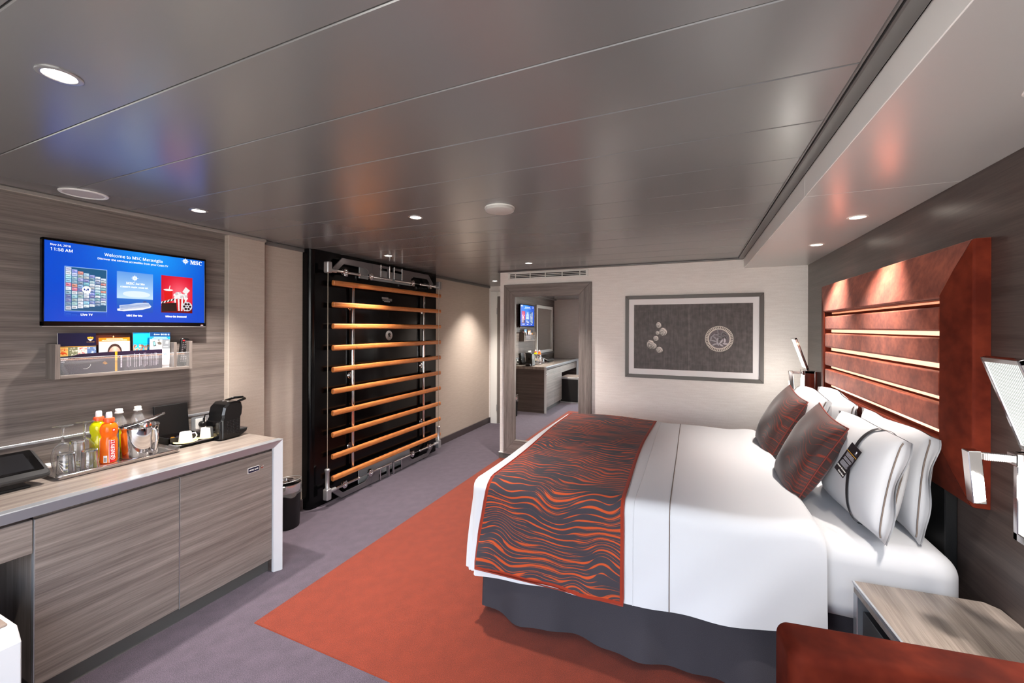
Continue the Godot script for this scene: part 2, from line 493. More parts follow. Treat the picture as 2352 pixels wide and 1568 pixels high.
	var cl := get_node("ceiling")
	var z := -0.649 + 0.2995 * 4
	while z > -5.9:
		var za := minf(z, FRONT)
		var xr := 0.374 if z > BACK + 0.05 else -2.03
		var b := MB.new().box(Vector3(LEFT, CEIL, z - 0.2995 + 0.0015), Vector3(xr, CEIL + 0.026, za - 0.0015), 0.0022)
		part("panel", b, M.ceil, cl)
		z -= 0.2995
	var tr := MB.new()
	tr.box(Vector3(0.378, CEIL - 0.008, BACK), Vector3(0.421, CEIL + 0.02, FRONT), 0.004)
	tr.box(Vector3(0.366, CEIL - 0.003, BACK), Vector3(0.374, CEIL + 0.02, FRONT), 0.002)
	struct("trim_1", tr, M.ceil_trim)
	var t2 := MB.new()
	t2.box(Vector3(LEFT + 0.012, CEIL - 0.022, -2.06), Vector3(LEFT + 0.068, CEIL, FRONT), 0.004)
	struct("trim_2", t2, mat(Color(0.62, 0.60, 0.58), 0.4, 0.4))
	struct("trim_3", MB.new().box(Vector3(LEFT, CEIL - 0.03, -5.82), Vector3(LEFT + 0.02, CEIL, -2.06), 0.004), M.ceil_trim)
	struct("trim_4", MB.new().box(Vector3(-2.04, CEIL - 0.014, BACK), Vector3(0.42, CEIL, BACK + 0.022), 0.004).box(Vector3(-2.06, CEIL - 0.014, -5.82), Vector3(-2.036, CEIL, BACK + 0.022), 0.004), M.ceil_trim)
	# lowered white strip over the bed
	struct("ceiling_soffit", MB.new().box(Vector3(0.432, SOFFIT + 0.012, BACK), Vector3(RIGHT, CEIL + 0.03, FRONT)), M.dark)
	var sf := get_node("ceiling_soffit")
	for q in [[-2.066, FRONT], [BACK, -2.0685]]:
		part("panel", MB.new().box(Vector3(0.4262, SOFFIT, q[0]), Vector3(RIGHT, SOFFIT + 0.012, q[1]), 0.002), M.soffit, sf)
		part("fascia", MB.new().box(Vector3(0.425, SOFFIT + 0.0005, q[0]), Vector3(0.432, CEIL, q[1]), 0.001), mat(Color(0.93, 0.92, 0.905), 0.45), sf)

func ceiling_fittings() -> void:
	var where := ["in the grey ceiling, nearest and largest in the photo", "over the sideboard near the television wall", "in the middle of the ceiling left of the smoke detector", "above the wall bars frame", "just in front of the air vent above the tall mirror", "over the passage beside the door", "in the white lowered strip, nearer of the two above the headboard", "in the white lowered strip, farther of the two above the headboard", "added out of view in the white lowered strip to brighten the bedside table"]
	for i in DOWNLIGHTS.size():
		var p: Vector3 = DOWNLIGHTS[i]
		var o := thing("downlight", "round recessed downlight " + where[i], "downlight", p, 0.0, "recessed ceiling downlights")
		part("ring", MB.new().lathe([Vector2(0.031, 0.001), Vector2(0.033, -0.003), Vector2(0.041, -0.004), Vector2(0.044, -0.002), Vector2(0.044, 0.001)], 36), M.white_gloss if i > 5 else M.satin, o)
		part("lens", MB.new().lathe([Vector2(0.0, -0.0015), Vector2(0.024, -0.0022), Vector2(0.031, -0.001), Vector2(0.031, 0.001)], 30), glow(Color(1, 0.96, 0.9), 9.0), o)
		spot(p + Vector3(0, -0.006, 0), 3.9 if i < 6 else 2.1, 48.0 if i < 6 else 42.0)
	var d := thing("smoke_detector", "round white smoke detector puck on the grey ceiling", "smoke detector", Vector3(-0.95, CEIL, -2.0))
	part("base", MB.new().lathe([Vector2(0.0, -0.006), Vector2(0.080, -0.006), Vector2(0.080, 0.0)], 40), M.white, d)
	part("cover", MB.new().lathe([Vector2(0.0, -0.022), Vector2(0.070, -0.0215), Vector2(0.076, -0.019), Vector2(0.078, -0.014), Vector2(0.078, -0.006)], 40), mat(Color(0.72, 0.70, 0.68), 0.5), d)
	var s := thing("ceiling_disc", "flat pale round disc in the ceiling above the television", "disc_cover", Vector3(-2.70, CEIL, -1.0))  # flat pale disc with a narrow rim, just below the ceiling panels
	part("rim", MB.new().lathe([Vector2(0.072, -0.001), Vector2(0.074, -0.006), Vector2(0.085, -0.006), Vector2(0.088, -0.001)], 40), M.white, s)
	part("grille", MB.new().lathe([Vector2(0.0, -0.004), Vector2(0.073, -0.003)], 40), mat(Color(0.70, 0.67, 0.65), 0.7), s)

func disc(im: Image, cx: float, cy: float, rx: float, ry: float, c: Color, fn = null) -> void:
	for y in range(maxi(0, int(cy - ry)), mini(im.get_height(), int(cy + ry) + 2)):
		for x in range(maxi(0, int(cx - rx)), mini(im.get_width(), int(cx + rx) + 2)):
			var dx := (x - cx) / rx
			var dy := (y - cy) / ry
			if dx * dx + dy * dy <= 1.0: im.set_pixel(x, y, fn.call(dx, dy) if fn != null else c)

func printed(im: Image, rough := 0.5) -> StandardMaterial3D:
	var m := mat(Color.WHITE, rough)
	m.albedo_texture = ImageTexture.create_from_image(im)
	m.texture_repeat = false
	return m

func art_print() -> Image:
	var w := 1024
	var h := 622
	var im := Image.create(w, h, false, Image.FORMAT_RGB8)
	var a := noise_img(w, 128, 0.05, 61, 4)
	var b := noise_img(512, 311, 0.03, 63, 5)
	for y in h:
		for x in w:
			var s := (a.get_pixel(x, y * 128 / h / 2).r - 0.5) * 0.5 + (b.get_pixel(x / 2, y / 2).r - 0.5) * 0.6
			var k := 0.30 + s * 0.16
			if absf(x - w * 0.49) < 9.0: k += 0.04 + 0.04 * s
			if absf(x - w * 0.215) < 1.5 or absf(x - w * 0.73) < 1.5: k -= 0.03
			if absf(y - h * 0.10) < 2.0 and x % 460 > 60: k += 0.03
			if absf(y - h * 0.90) < 2.0 and x % 460 > 60: k += 0.03
			im.set_pixel(x, y, Color(k * 1.06, k * 0.96, k * 0.95))
	for q in [[0.224, 0.32, 25, 29], [0.263, 0.42, 36, 38], [0.214, 0.44, 18, 19], [0.2, 0.524, 25, 25], [0.152, 0.615, 34, 42], [0.18, 0.64, 28, 27], [0.231, 0.70, 32, 29]]:
		disc(im, q[0] * w, q[1] * h, q[2] + 1.5, q[3] + 1.5, Color(0.22, 0.19, 0.18))
		disc(im, q[0] * w, q[1] * h, q[2], q[3], Color.WHITE, func(dx: float, dy: float) -> Color:
			var r := sqrt((dx + 0.35) * (dx + 0.35) + (dy - 0.3) * (dy - 0.3))
			var v := 0.70 + 0.13 * sin(r * 12.0 + 1.3 * sin(atan2(dy, dx) * 3.0 + q[0] * 40.0)) + 0.10 * dx - 0.12 * dy
			return Color(v, v * 0.95, v * 0.92))
	var cx := 0.736 * w
	var cy := 0.518 * h
	disc(im, cx, cy, 121, 121, Color(0.16, 0.14, 0.14))
	disc(im, cx, cy, 118, 118, Color.WHITE, func(dx: float, dy: float) -> Color:
		var r := sqrt(dx * dx + dy * dy)
		var an := atan2(dy, dx)
		if r > 0.94: return Color(0.72, 0.68, 0.64)
		if r > 0.80: return Color(0.36, 0.31, 0.30) if sin(an * 44.0) > 0.1 else Color(0.78, 0.74, 0.70)
		if r > 0.72: return Color(0.80, 0.76, 0.72)
		return Color(0.40, 0.36, 0.38))
	for i in 19:
		var an := i * 2.4
		var r := 17.0 * sqrt(float(i))
		var rot := i * 1.37
		var tone := 0.30 + 0.42 * fmod(i * 0.618, 1.0)
		disc(im, cx + cos(an) * r, cy + sin(an) * r, 24, 24, Color.WHITE, func(dx: float, dy: float) -> Color:
			var p := Vector2(dx, dy).rotated(rot)
			if absf(p.y) > 0.42 * (1.0 - p.x * p.x): return im.get_pixel(clampi(int(cx + cos(an) * r + dx * 24), 0, w - 1), clampi(int(cy + sin(an) * r + dy * 24), 0, h - 1))
			var v := tone + 0.25 * (0.4 - absf(p.y)) - 0.2 * float(p.y > 0.2)
			return Color(v, v * 0.95, v * 0.98))
	return im

func back_wall_things() -> void:
	var v := thing("air_vent", "white slotted air vent grille on the pale wall above the tall mirror", "air vent", Vector3(-1.473, 2.078, BACK))
	var f := MB.new()
	f.box(Vector3(-0.46, 0.022, 0.0), Vector3(0.46, 0.037, 0.012), 0.002); f.box(Vector3(-0.46, -0.037, 0.0), Vector3(0.46, -0.022, 0.012), 0.002)
	f.box(Vector3(-0.46, -0.022, 0.0), Vector3(-0.437, 0.022, 0.012), 0.001); f.box(Vector3(0.437, -0.022, 0.0), Vector3(0.46, 0.022, 0.012), 0.001)
	part("frame", f, M.white, v)
	part("duct_backing", MB.new().box(Vector3(-0.437, -0.022, 0.0005), Vector3(0.437, 0.022, 0.0015)), M.black, v)
	for y in [-0.0085, 0.0085]: part("blade", MB.new().box(Vector3(-0.437, y - 0.003, 0.001), Vector3(0.437, y + 0.003, 0.010), 0.001), M.white, v)
	for x in [-0.37, -0.192, -0.014, 0.177, 0.372]: part("divider", MB.new().box(Vector3(x - 0.004, -0.022, 0.001), Vector3(x + 0.004, 0.022, 0.011), 0.001), M.white, v)
	# tall mirror with a mitred oak frame
	var m := thing("tall_mirror", "tall wall mirror in a wide grey-brown oak frame reaching down to the floor", "mirror", Vector3(-1.4735, 0.072, BACK))
	var wx := 0.5025
	var ix := 0.3675
	var yt := 1.908
	var it := 1.771
	var ib := 0.156
	part("stile", MB.new().prism(PackedVector2Array([Vector2(-wx, 0), Vector2(-ix, ib), Vector2(-ix, it), Vector2(-wx, yt)]), 0.0, 0.032, Transform3D(), 0.003), M.oak_up, m)
	part("stile", MB.new().prism(PackedVector2Array([Vector2(wx, 0), Vector2(ix, ib), Vector2(ix, it), Vector2(wx, yt)]), 0.0, 0.032, Transform3D(), 0.003), M.oak_up, m)
	part("rail", MB.new().prism(PackedVector2Array([Vector2(-wx, yt), Vector2(-ix, it), Vector2(ix, it), Vector2(wx, yt)]), 0.0, 0.032, Transform3D(), 0.003), M.oak_across, m)
	part("rail", MB.new().prism(PackedVector2Array([Vector2(-wx, 0), Vector2(-ix, ib), Vector2(ix, ib), Vector2(wx, 0)]), 0.0, 0.032, Transform3D(), 0.003), M.oak_across, m)
	var g := MB.new().box(Vector3(-ix - 0.004, ib - 0.004, -0.001), Vector3(ix + 0.004, it + 0.004, 0.001))
	var gl := part("glass", g, M.mirror, m)
	gl.position.z = 0.0075; gl.rotation.y = deg_to_rad(0.12)
	# framed print
	var p := thing("framed_picture", "wide framed print of pale shells and a plate of mussels on dark paper", "picture", Vector3(-0.0225, 1.4105, BACK))
	var hx := 0.6045
	var hy := 0.4075
	var fw := 0.034
	var pf := mat(Color(0.335, 0.31, 0.295), 0.45)
	part("frame_bar", MB.new().prism(PackedVector2Array([Vector2(-hx, -hy), Vector2(-hx + fw, -hy + fw), Vector2(-hx + fw, hy - fw), Vector2(-hx, hy)]), 0.0, 0.026, Transform3D(), 0.002), pf, p)
	part("frame_bar", MB.new().prism(PackedVector2Array([Vector2(hx, -hy), Vector2(hx - fw, -hy + fw), Vector2(hx - fw, hy - fw), Vector2(hx, hy)]), 0.0, 0.026, Transform3D(), 0.002), pf, p)
	part("frame_bar", MB.new().prism(PackedVector2Array([Vector2(-hx, hy), Vector2(-hx + fw, hy - fw), Vector2(hx - fw, hy - fw), Vector2(hx, hy)]), 0.0, 0.026, Transform3D(), 0.002), pf, p)
	part("frame_bar", MB.new().prism(PackedVector2Array([Vector2(-hx, -hy), Vector2(-hx + fw, -hy + fw), Vector2(hx - fw, -hy + fw), Vector2(hx, -hy)]), 0.0, 0.026, Transform3D(), 0.002), pf, p)
	part("mount", MB.new().box(Vector3(-hx + fw, -hy + fw, 0.004), Vector3(hx - fw, hy - fw, 0.012)), mat(Color(0.89, 0.87, 0.87), 0.8), p)
	part("print", MB.new().card(Vector3(-0.52, 0.318, 0.0125), Vector3(0.52, 0.318, 0.0125), Vector3(0.52, -0.318, 0.0125), Vector3(-0.52, -0.318, 0.0125), Vector3(0, 0, 1)), printed(art_print(), 0.6), p)

func gym() -> void:
	# local axes on the left wall: x runs away from the camera along the wall, z out into the room
	var g := thing("exercise_wall", "tall glossy black exercise wall with ten wooden bars and chrome folding arms", "exercise machine", Vector3(LEFT, 0, -2.42), PI / 2)
	var flat := Transform3D(Basis(Vector3(1, 0, 0), Vector3(0, 0, 1), Vector3(0, -1, 0)), Vector3.ZERO)   # polygon (x, z) raised along y
	var pl := PackedVector2Array()
	pl.append(Vector2(0, 0.0)); pl.append(Vector2(1.83, 0.0))
	for i in 9:
		var a := PI / 2 * i / 8
		pl.append(Vector2(1.79 + 0.04 * cos(a), 0.045 + 0.04 * sin(a)))
	for i in 9:
		var a := PI / 2 + PI / 2 * i / 8
		pl.append(Vector2(0.05 + 0.05 * cos(a), 0.035 + 0.05 * sin(a)))
	# raise along y: map polygon's own z to height
	var up := Transform3D(Basis(Vector3(1, 0, 0), Vector3(0, 0, 1), Vector3(0, 1, 0)), Vector3.ZERO)
	part("housing", MB.new().prism(pl, 0.0, CEIL - 0.002, up, 0.0, true), M.black_gloss, g)
	var beech := tri_tex(mat(Color.WHITE, 0.38), ramp_img([[noise_img(128, 512, 0.02, 71, 3), 1.0], [noise_img(128, 512, 0.12, 73, 3), 0.8]], 128, 512, Color(0.62, 0.34, 0.155), Color(0.85, 0.55, 0.30), 1.4), Vector3(1.5, 6, 1.5))
	var end_grain := mat(Color(0.62, 0.30, 0.10), 0.55)
	for i in 10:
		var y := 1.872 - i * 0.1842
		var b := MB.new().prism(rrect(0.034, 0.046, 0.014, 4), 0.172, 1.79, Transform3D(Basis(Vector3(0, 0, 1), Vector3(0, 1, 0), Vector3(1, 0, 0)), Vector3(0, y, 0.15)), 0.004, true)
		var o := part("bar", b, beech, g)
		for x in [0.43, 1.503]:
			part("screw", MB.new().lathe([Vector2(0.0, 0.0012), Vector2(0.004, 0.0012), Vector2(0.0055, 0.0), Vector2(0.0055, -0.001)], 12, Transform3D(Basis(Vector3(1, 0, 0), Vector3(0, 0, 1), Vector3(0, -1, 0)), Vector3(x, y, 0.1672))), M.gun, o)
	for x in [0.43, 1.503]:
		var o := part("post", MB.new().lathe([Vector2(0, 0.20), Vector2(0.012, 0.2), Vector2(0.016, 0.206), Vector2(0.016, 1.85), Vector2(0.012, 1.856), Vector2(0, 1.856)], 18, Transform3D(Basis(), Vector3(x, 0, 0.118))), M.chrome, g)
		for y in [1.68, 1.06, 0.42]:
			var zo := Transform3D(Basis(Vector3(1, 0, 0), Vector3(0, 0, 1), Vector3(0, -1, 0)), Vector3(x, y, 0.085))
			part("standoff", MB.new().lathe([Vector2(0, 0.0), Vector2(0.028, 0.0), Vector2(0.030, 0.003), Vector2(0.027, 0.007), Vector2(0.011, 0.009), Vector2(0.009, 0.013), Vector2(0.009, 0.03)], 20, zo), M.chrome, o)
	# folding arms, above and below the bars
	for top in [true, false]:
		var s := 1.0 if top else -1.0
		var ax := 1.972 if top else 0.128
		part("mount_plate", MB.new().box(Vector3(0.53, ax - 0.02 * s - (0.11 if not top else 0.0), 0.085), Vector3(1.29, ax - 0.02 * s + (0.11 if top else 0.022), 0.096), 0.003), mat(Color(0.66, 0.67, 0.67), 0.35, 0.4), g)
		var hp := 0.127 if top else 0.116
		for side in [-1.0, 1.0]:
			var xf := Transform3D(Basis(Vector3(side, 0, 0), Vector3(0, s, 0), Vector3(0, 0, 1)), Vector3(0.918, ax, 0.0))
			var a := MB.new()
			a.prism(PackedVector2Array([Vector2(0.27, 0), Vector2(0.27, hp), Vector2(0.64, hp), Vector2(0.735, 0.035), Vector2(0.735, 0), Vector2(0.70, 0), Vector2(0.655, 0.045), Vector2(0.62, 0.075), Vector2(0.365, 0.072), Vector2(0.325, 0.05), Vector2(0.30, 0)]), 0.135, 0.147, xf, 0.0025)
			a.prism(PackedVector2Array([Vector2(0.17, 0), Vector2(0.17, hp), Vector2(0.271, hp), Vector2(0.271, 0)]), 0.135, 0.147, xf)
			a.prism(PackedVector2Array([Vector2(0.03, 0), Vector2(0.03, hp), Vector2(0.052, hp), Vector2(0.052, 0)]), 0.135, 0.147, xf)
			a.prism(PackedVector2Array([Vector2(0.05, hp - 0.022), Vector2(0.05, hp), Vector2(0.172, hp), Vector2(0.172, hp - 0.022)]), 0.135, 0.147, xf)
			a.prism(PackedVector2Array([Vector2(0.05, 0), Vector2(0.05, 0.016), Vector2(0.172, 0.016), Vector2(0.172, 0)]), 0.135, 0.147, xf)
			var o := part("folding_arm", a, M.gun, g)
			var r := MB.new()
			for x in [0.035, 0.16]: r.tube([xf * Vector3(x, -0.008, 0.152), xf * Vector3(x, hp + 0.006, 0.152)], 0.007 if x < 0.1 else 0.006, 10)
			part("hinge_pin", r, M.chrome, o)
			var q := MB.new()
			q.tube([xf * Vector3(0.02, 0, 0.165), xf * Vector3(0.30, 0, 0.165)], 0.011, 12)
			q.tube([xf * Vector3(0.30, 0.0, 0.165), xf * Vector3(0.46, 0, 0.165)], 0.0025, 6)
			q.tube([xf * Vector3(0.46, 0, 0.165), xf * Vector3(0.74, 0, 0.17)], 0.012, 12)
			part("guide_rod", q, M.chrome, o)
			for x in [0.315, 0.63]:
				var pu := MB.new()
				pu.lathe([Vector2(0.0, -0.016), Vector2(0.022, -0.016), Vector2(0.03, -0.011), Vector2(0.026, 0.0), Vector2(0.03, 0.011), Vector2(0.022, 0.016), Vector2(0.0, 0.016)], 20, Transform3D(Basis(Vector3(1, 0, 0), Vector3(0, 0, 1), Vector3(0, -1, 0)), xf * Vector3(x, 0, 0.168)))
				pu.ball(xf * Vector3(x, 0, 0.188), 0.011)
				pu.box(xf * Vector3(x - 0.02, -0.034, 0.15), xf * Vector3(x + 0.02, -0.018, 0.186), 0.005)
				part("pulley", pu, M.chrome, o)
			part("stop", MB.new().ball(xf * Vector3(0.46, 0, 0.165), 0.016), M.chrome, o)
			# end knuckle and, below, the hand grip
			var e := MB.new()
			var ex: float = 0.918 + side * 0.815
			e.prism(rrect(0.05, 0.095, 0.012, 4, Vector2(ex, ax + (0.02 if top else -0.015))), 0.145, 0.195, Transform3D(), 0.006, true)
			e.tube([Vector3(ex - side * 0.02, ax, 0.168), Vector3(ex - side * 0.085, ax, 0.168)], 0.017, 12)
			part("knuckle", e, M.satin, o)
			if not top:
				part("grip", MB.new().lathe([Vector2(0, 0.155), Vector2(0.019, 0.157), Vector2(0.02, 0.165), Vector2(0.0165, 0.17), Vector2(0.0165, 0.295), Vector2(0.02, 0.30), Vector2(0.021, 0.318), Vector2(0.012, 0.325), Vector2(0, 0.325)], 20, Transform3D(Basis(), Vector3(ex, 0, 0.17))), M.satin, o)
	for side in [-1.0, 1.0]:
		part("cable", MB.new().tube([Vector3(0.918 + side * 0.815, 0.32, 0.17), Vector3(0.918 + side * 0.815, 1.96, 0.17)], 0.0032, 8), mat(Color(0.62, 0.58, 0.52), 0.4, 0.6), g)
	# maker's plate and round badge
	var lg := part("name_plate", MB.new().prism(PackedVector2Array([Vector2(-0.075, 0.022), Vector2(0.02, 0.022), Vector2(0.022, 0.012), Vector2(0.075, 0.012), Vector2(0.075, -0.012), Vector2(0.048, -0.012), Vector2(0.046, -0.024), Vector2(-0.04, -0.024), Vector2(-0.042, -0.014), Vector2(-0.062, -0.014), Vector2(-0.062, 0.008), Vector2(-0.075, 0.008)]), 0.085, 0.088, Transform3D(Basis(), Vector3(0.922, 1.776, 0)), 0.001), M.satin, g)
	part("name_inlay", MB.new().box(Vector3(0.868, 1.766, 0.0878), Vector3(0.988, 1.785, 0.0888)), M.black_gloss, lg)
	words("lettering", "TECHNOGYM", 0.019, M.satin, lg, Vector3(0.928, 1.7755, 0.0892), Vector3.ZERO, "Droid Sans", 700, HORIZONTAL_ALIGNMENT_CENTER, 0.92)
	var bd := part("badge", MB.new().lathe([Vector2(0, 0.004), Vector2(0.036, 0.004), Vector2(0.044, 0.0065), Vector2(0.049, 0.004), Vector2(0.050, 0.0)], 32, Transform3D(Basis(Vector3(1, 0, 0), Vector3(0, 0, 1), Vector3(0, -1, 0)), Vector3(0.955, 1.413, 0.085))), M.satin, g)
	var em := MB.new()
	em.prism(PackedVector2Array([Vector2(-0.022, 0.012), Vector2(-0.008, 0.027), Vector2(0.012, 0.025), Vector2(0.024, 0.008), Vector2(0.014, 0.002), Vector2(0.018, -0.022), Vector2(0.004, -0.012), Vector2(-0.008, -0.026), Vector2(-0.012, -0.004)]), 0.0888, 0.0912, Transform3D(Basis(), Vector3(0.955, 1.413, 0)), 0.0008)
	part("emblem", em, M.black, bd)

const TOP := 0.806

func sideboard() -> void:
	# long worktop with aluminium edge and end panels that reach the floor
	var w := thing("desk_worktop", "long grey-brown oak desk top with a metal front edge along the left wall", "desk", Vector3.ZERO)
	part("board", MB.new().box(Vector3(-2.926, TOP - 0.045, -1.772), Vector3(-2.36, TOP, 0.457)), M.oak_top, w)
	var zx := Transform3D()   # profile in (x, y) run along z
	part("front_edge", MB.new().prism(PackedVector2Array([Vector2(-2.322, TOP + 0.0005), Vector2(-2.320, TOP - 0.003), Vector2(-2.343, TOP - 0.048), Vector2(-2.362, TOP - 0.048), Vector2(-2.362, TOP + 0.0005)]), -1.775, 0.46, zx), M.alu, w)
	for e in [[-1.775, -1.73, 1.0], [0.46, 0.415, -1.0]]:
		var z0: float = e[0]
		var z1: float = e[1]
		var up := Transform3D(Basis(Vector3(1, 0, 0), Vector3(0, 0, 1), Vector3(0, 1, 0)), Vector3.ZERO)
		var pnl := part("end_panel", MB.new().box(Vector3(-2.926, 0.0, minf(z0, z1) + 0.0005), Vector3(-2.352, TOP - 0.046, maxf(z0, z1) - 0.0005), 0.001), M.dark_oak, w)
		part("edging", MB.new().prism(PackedVector2Array([Vector2(-2.36, z0), Vector2(-2.322, z0), Vector2(-2.320, z0 + 0.003 * e[2]), Vector2(-2.343, z1), Vector2(-2.36, z1)]), 0.0, TOP - 0.001, up), M.lacquer, pnl)
	# fridge cabinet under it
	var c := thing("minibar_cabinet", "two-door oak minibar cabinet under the desk top, right of the knee space", "cabinet", Vector3.ZERO)
	part("carcass", MB.new().box(Vector3(-2.926, 0.082, -1.728), Vector3(-2.376, TOP - 0.05, -0.735), 0.001), M.oak_up, c)
	part("plinth", MB.new().box(Vector3(-2.92, 0.0, -1.728), Vector3(-2.39, 0.082, -0.745)), M.plinth, c)
	var d1 := part("door", MB.new().box(Vector3(-2.375, 0.085, -1.2295), Vector3(-2.355, 0.742, -0.733), 0.0015), M.oak, c)
	var d2 := part("door", MB.new().box(Vector3(-2.375, 0.080, -1.7275), Vector3(-2.355, 0.742, -1.2335), 0.0015), M.oak, c)
	part("edge_strip", MB.new().box(Vector3(-2.3745, 0.085, -0.7325), Vector3(-2.3553, 0.742, -0.7302)), M.alu, d1)
	part("edge_strip", MB.new().box(Vector3(-2.3745, 0.080, -1.2332), Vector3(-2.3553, 0.742, -1.2312)), M.alu, d2)
	var navy := mat(Color(0.03, 0.04, 0.17), 0.4)
	var lp := part("label_plate", MB.new().box(Vector3(-2.355, 0.647, -1.645), Vector3(-2.3525, 0.679, -1.576), 0.001), M.white, d2)
	lp.set_meta("label", "small navy plate lettered MINI BAR")
	part("plate_face", MB.new().box(Vector3(-2.3526, 0.6495, -1.6425), Vector3(-2.3519, 0.6765, -1.5785)), navy, lp)
	words("lettering", "MINI BAR", 0.0115, M.white, lp, Vector3(-2.3517, 0.663, -1.6105), Vector3(0, PI / 2, 0), "Droid Sans", 700)
	part("lock", MB.new().lathe([Vector2(0, 0.004), Vector2(0.006, 0.004), Vector2(0.0095, 0.002), Vector2(0.0095, 0.0)], 18, Transform3D(Basis(Vector3(0, 1, 0), Vector3(1, 0, 0), Vector3(0, 0, -1)), Vector3(-2.355, 0.664, -1.664))), M.chrome, d2)
	var a := thing("drawer_unit", "shallow oak drawer unit hung under the desk top above the knee space", "drawer unit", Vector3.ZERO)
	part("drawer_box", MB.new().box(Vector3(-2.80, 0.625, -0.725), Vector3(-2.376, 0.755, 0.41)), M.dark_oak, a)
	part("front", MB.new().box(Vector3(-2.375, 0.613, -0.7275), Vector3(-2.355, 0.744, 0.412), 0.0015), M.oak, a)
	# stool in the knee space
	var s := thing("stool", "pale grey stool with rounded top edge at the lower left corner by the desk", "stool", Vector3.ZERO)
	var prof := PackedVector2Array([Vector2(-2.42, 0.0), Vector2(-2.02, 0.0), Vector2(-2.02, 0.462), Vector2(-2.055, 0.507), Vector2(-2.42, 0.507)])
	part("body", MB.new().prism(prof, -0.60, -0.145, Transform3D(), 0.003), M.lacquer, s)
	part("end_panel", MB.new().box(Vector3(-2.41, 0.02, -0.603), Vector3(-2.06, 0.47, -0.599)), M.dark, s)
	part("seat_pad", MB.new().soft(Vector3(-2.40, 0.505, -0.585), Vector3(-2.075, 0.516, -0.16), 0.005, 3), mat(Color(0.50, 0.44, 0.40), 0.7), s)
	# dressing mirror on the wall to the left of the television, seen in the tall mirror
	var m := thing("dressing_mirror", "white framed dressing mirror over the desk, visible only in the tall mirror", "mirror", Vector3(LEFT + 0.012, 1.46, -0.16), PI / 2)
	for x in [-0.53, 0.47]: part("frame_bar", MB.new().box(Vector3(x, -0.5, 0), Vector3(x + 0.06, 0.5, 0.035), 0.004), M.white, m)
	for y in [-0.5, 0.44]: part("frame_bar", MB.new().box(Vector3(-0.47, y, 0), Vector3(0.47, y + 0.06, 0.035), 0.004), M.white, m)
	part("glass", MB.new().box(Vector3(-0.47, -0.44, 0.0), Vector3(0.47, 0.44, 0.012)), M.mirror, m)
	# pale rail on the cladding behind the worktop
	struct("trim_5", MB.new().box(Vector3(LEFT + 0.012, 0.926, -1.795), Vector3(LEFT + 0.018, 0.940, FRONT), 0.002), M.alu)
	# waste bin in the recess
	var b := thing("waste_bin", "black round waste bin with a chrome rim and clear liner between cabinet and exercise wall", "waste bin", Vector3(-2.80, 0.0, -2.17))
	part("body", MB.new().lathe([Vector2(0, 0.004), Vector2(0.088, 0.0), Vector2(0.09, 0.006), Vector2(0.098, 0.27), Vector2(0.096, 0.272), Vector2(0.088, 0.01), Vector2(0, 0.01)], 36), M.black, b)
	part("rim", MB.new().lathe([Vector2(0.098, 0.27), Vector2(0.101, 0.275), Vector2(0.101, 0.325), Vector2(0.098, 0.328), Vector2(0.096, 0.325), Vector2(0.096, 0.27)], 36), M.chrome, b)
	var ln := []
	for i in 41:
		var t := TAU * i / 40
		ln.append(Vector2(0.103 + 0.004 * sin(i * 2.1), 0.272 + 0.006 * sin(i * 1.3)))
	var fold := MB.new().grid(func(u: float, v: float) -> Vector3:
		var t := TAU * u
		var r := 0.104 + 0.004 * sin(t * 9.0) * v + 0.003 * sin(t * 23.0) * v
		return Vector3(cos(t) * r, 0.332 - v * (0.085 + 0.01 * sin(t * 5.0)), sin(t) * r), 72, 4)
	part("liner", fold, glass(Color(0.9, 0.9, 0.9), 0.12), b)
	part("lid_ring", MB.new().tube(range(36).map(func(i: int) -> Vector3: return Vector3(cos(TAU * i / 36) * 0.1, 0.345 + 0.012 * cos(TAU * i / 36), sin(TAU * i / 36) * 0.1)), 0.003, 6, true), M.satin, b)

func bottle_label(r: float, a0: float, a1: float, y0: float, y1: float, m: Material, called: String, parent: Node) -> MeshInstance3D:
	return part(called, MB.new().grid(func(u: float, v: float) -> Vector3: return Vector3(sin(lerpf(a0, a1, u)) * r, lerpf(y1, y0, v), cos(lerpf(a0, a1, u)) * r), 8, 1, func(p: Vector3) -> Vector3: return Vector3(p.x, 0, p.z)), m, parent)

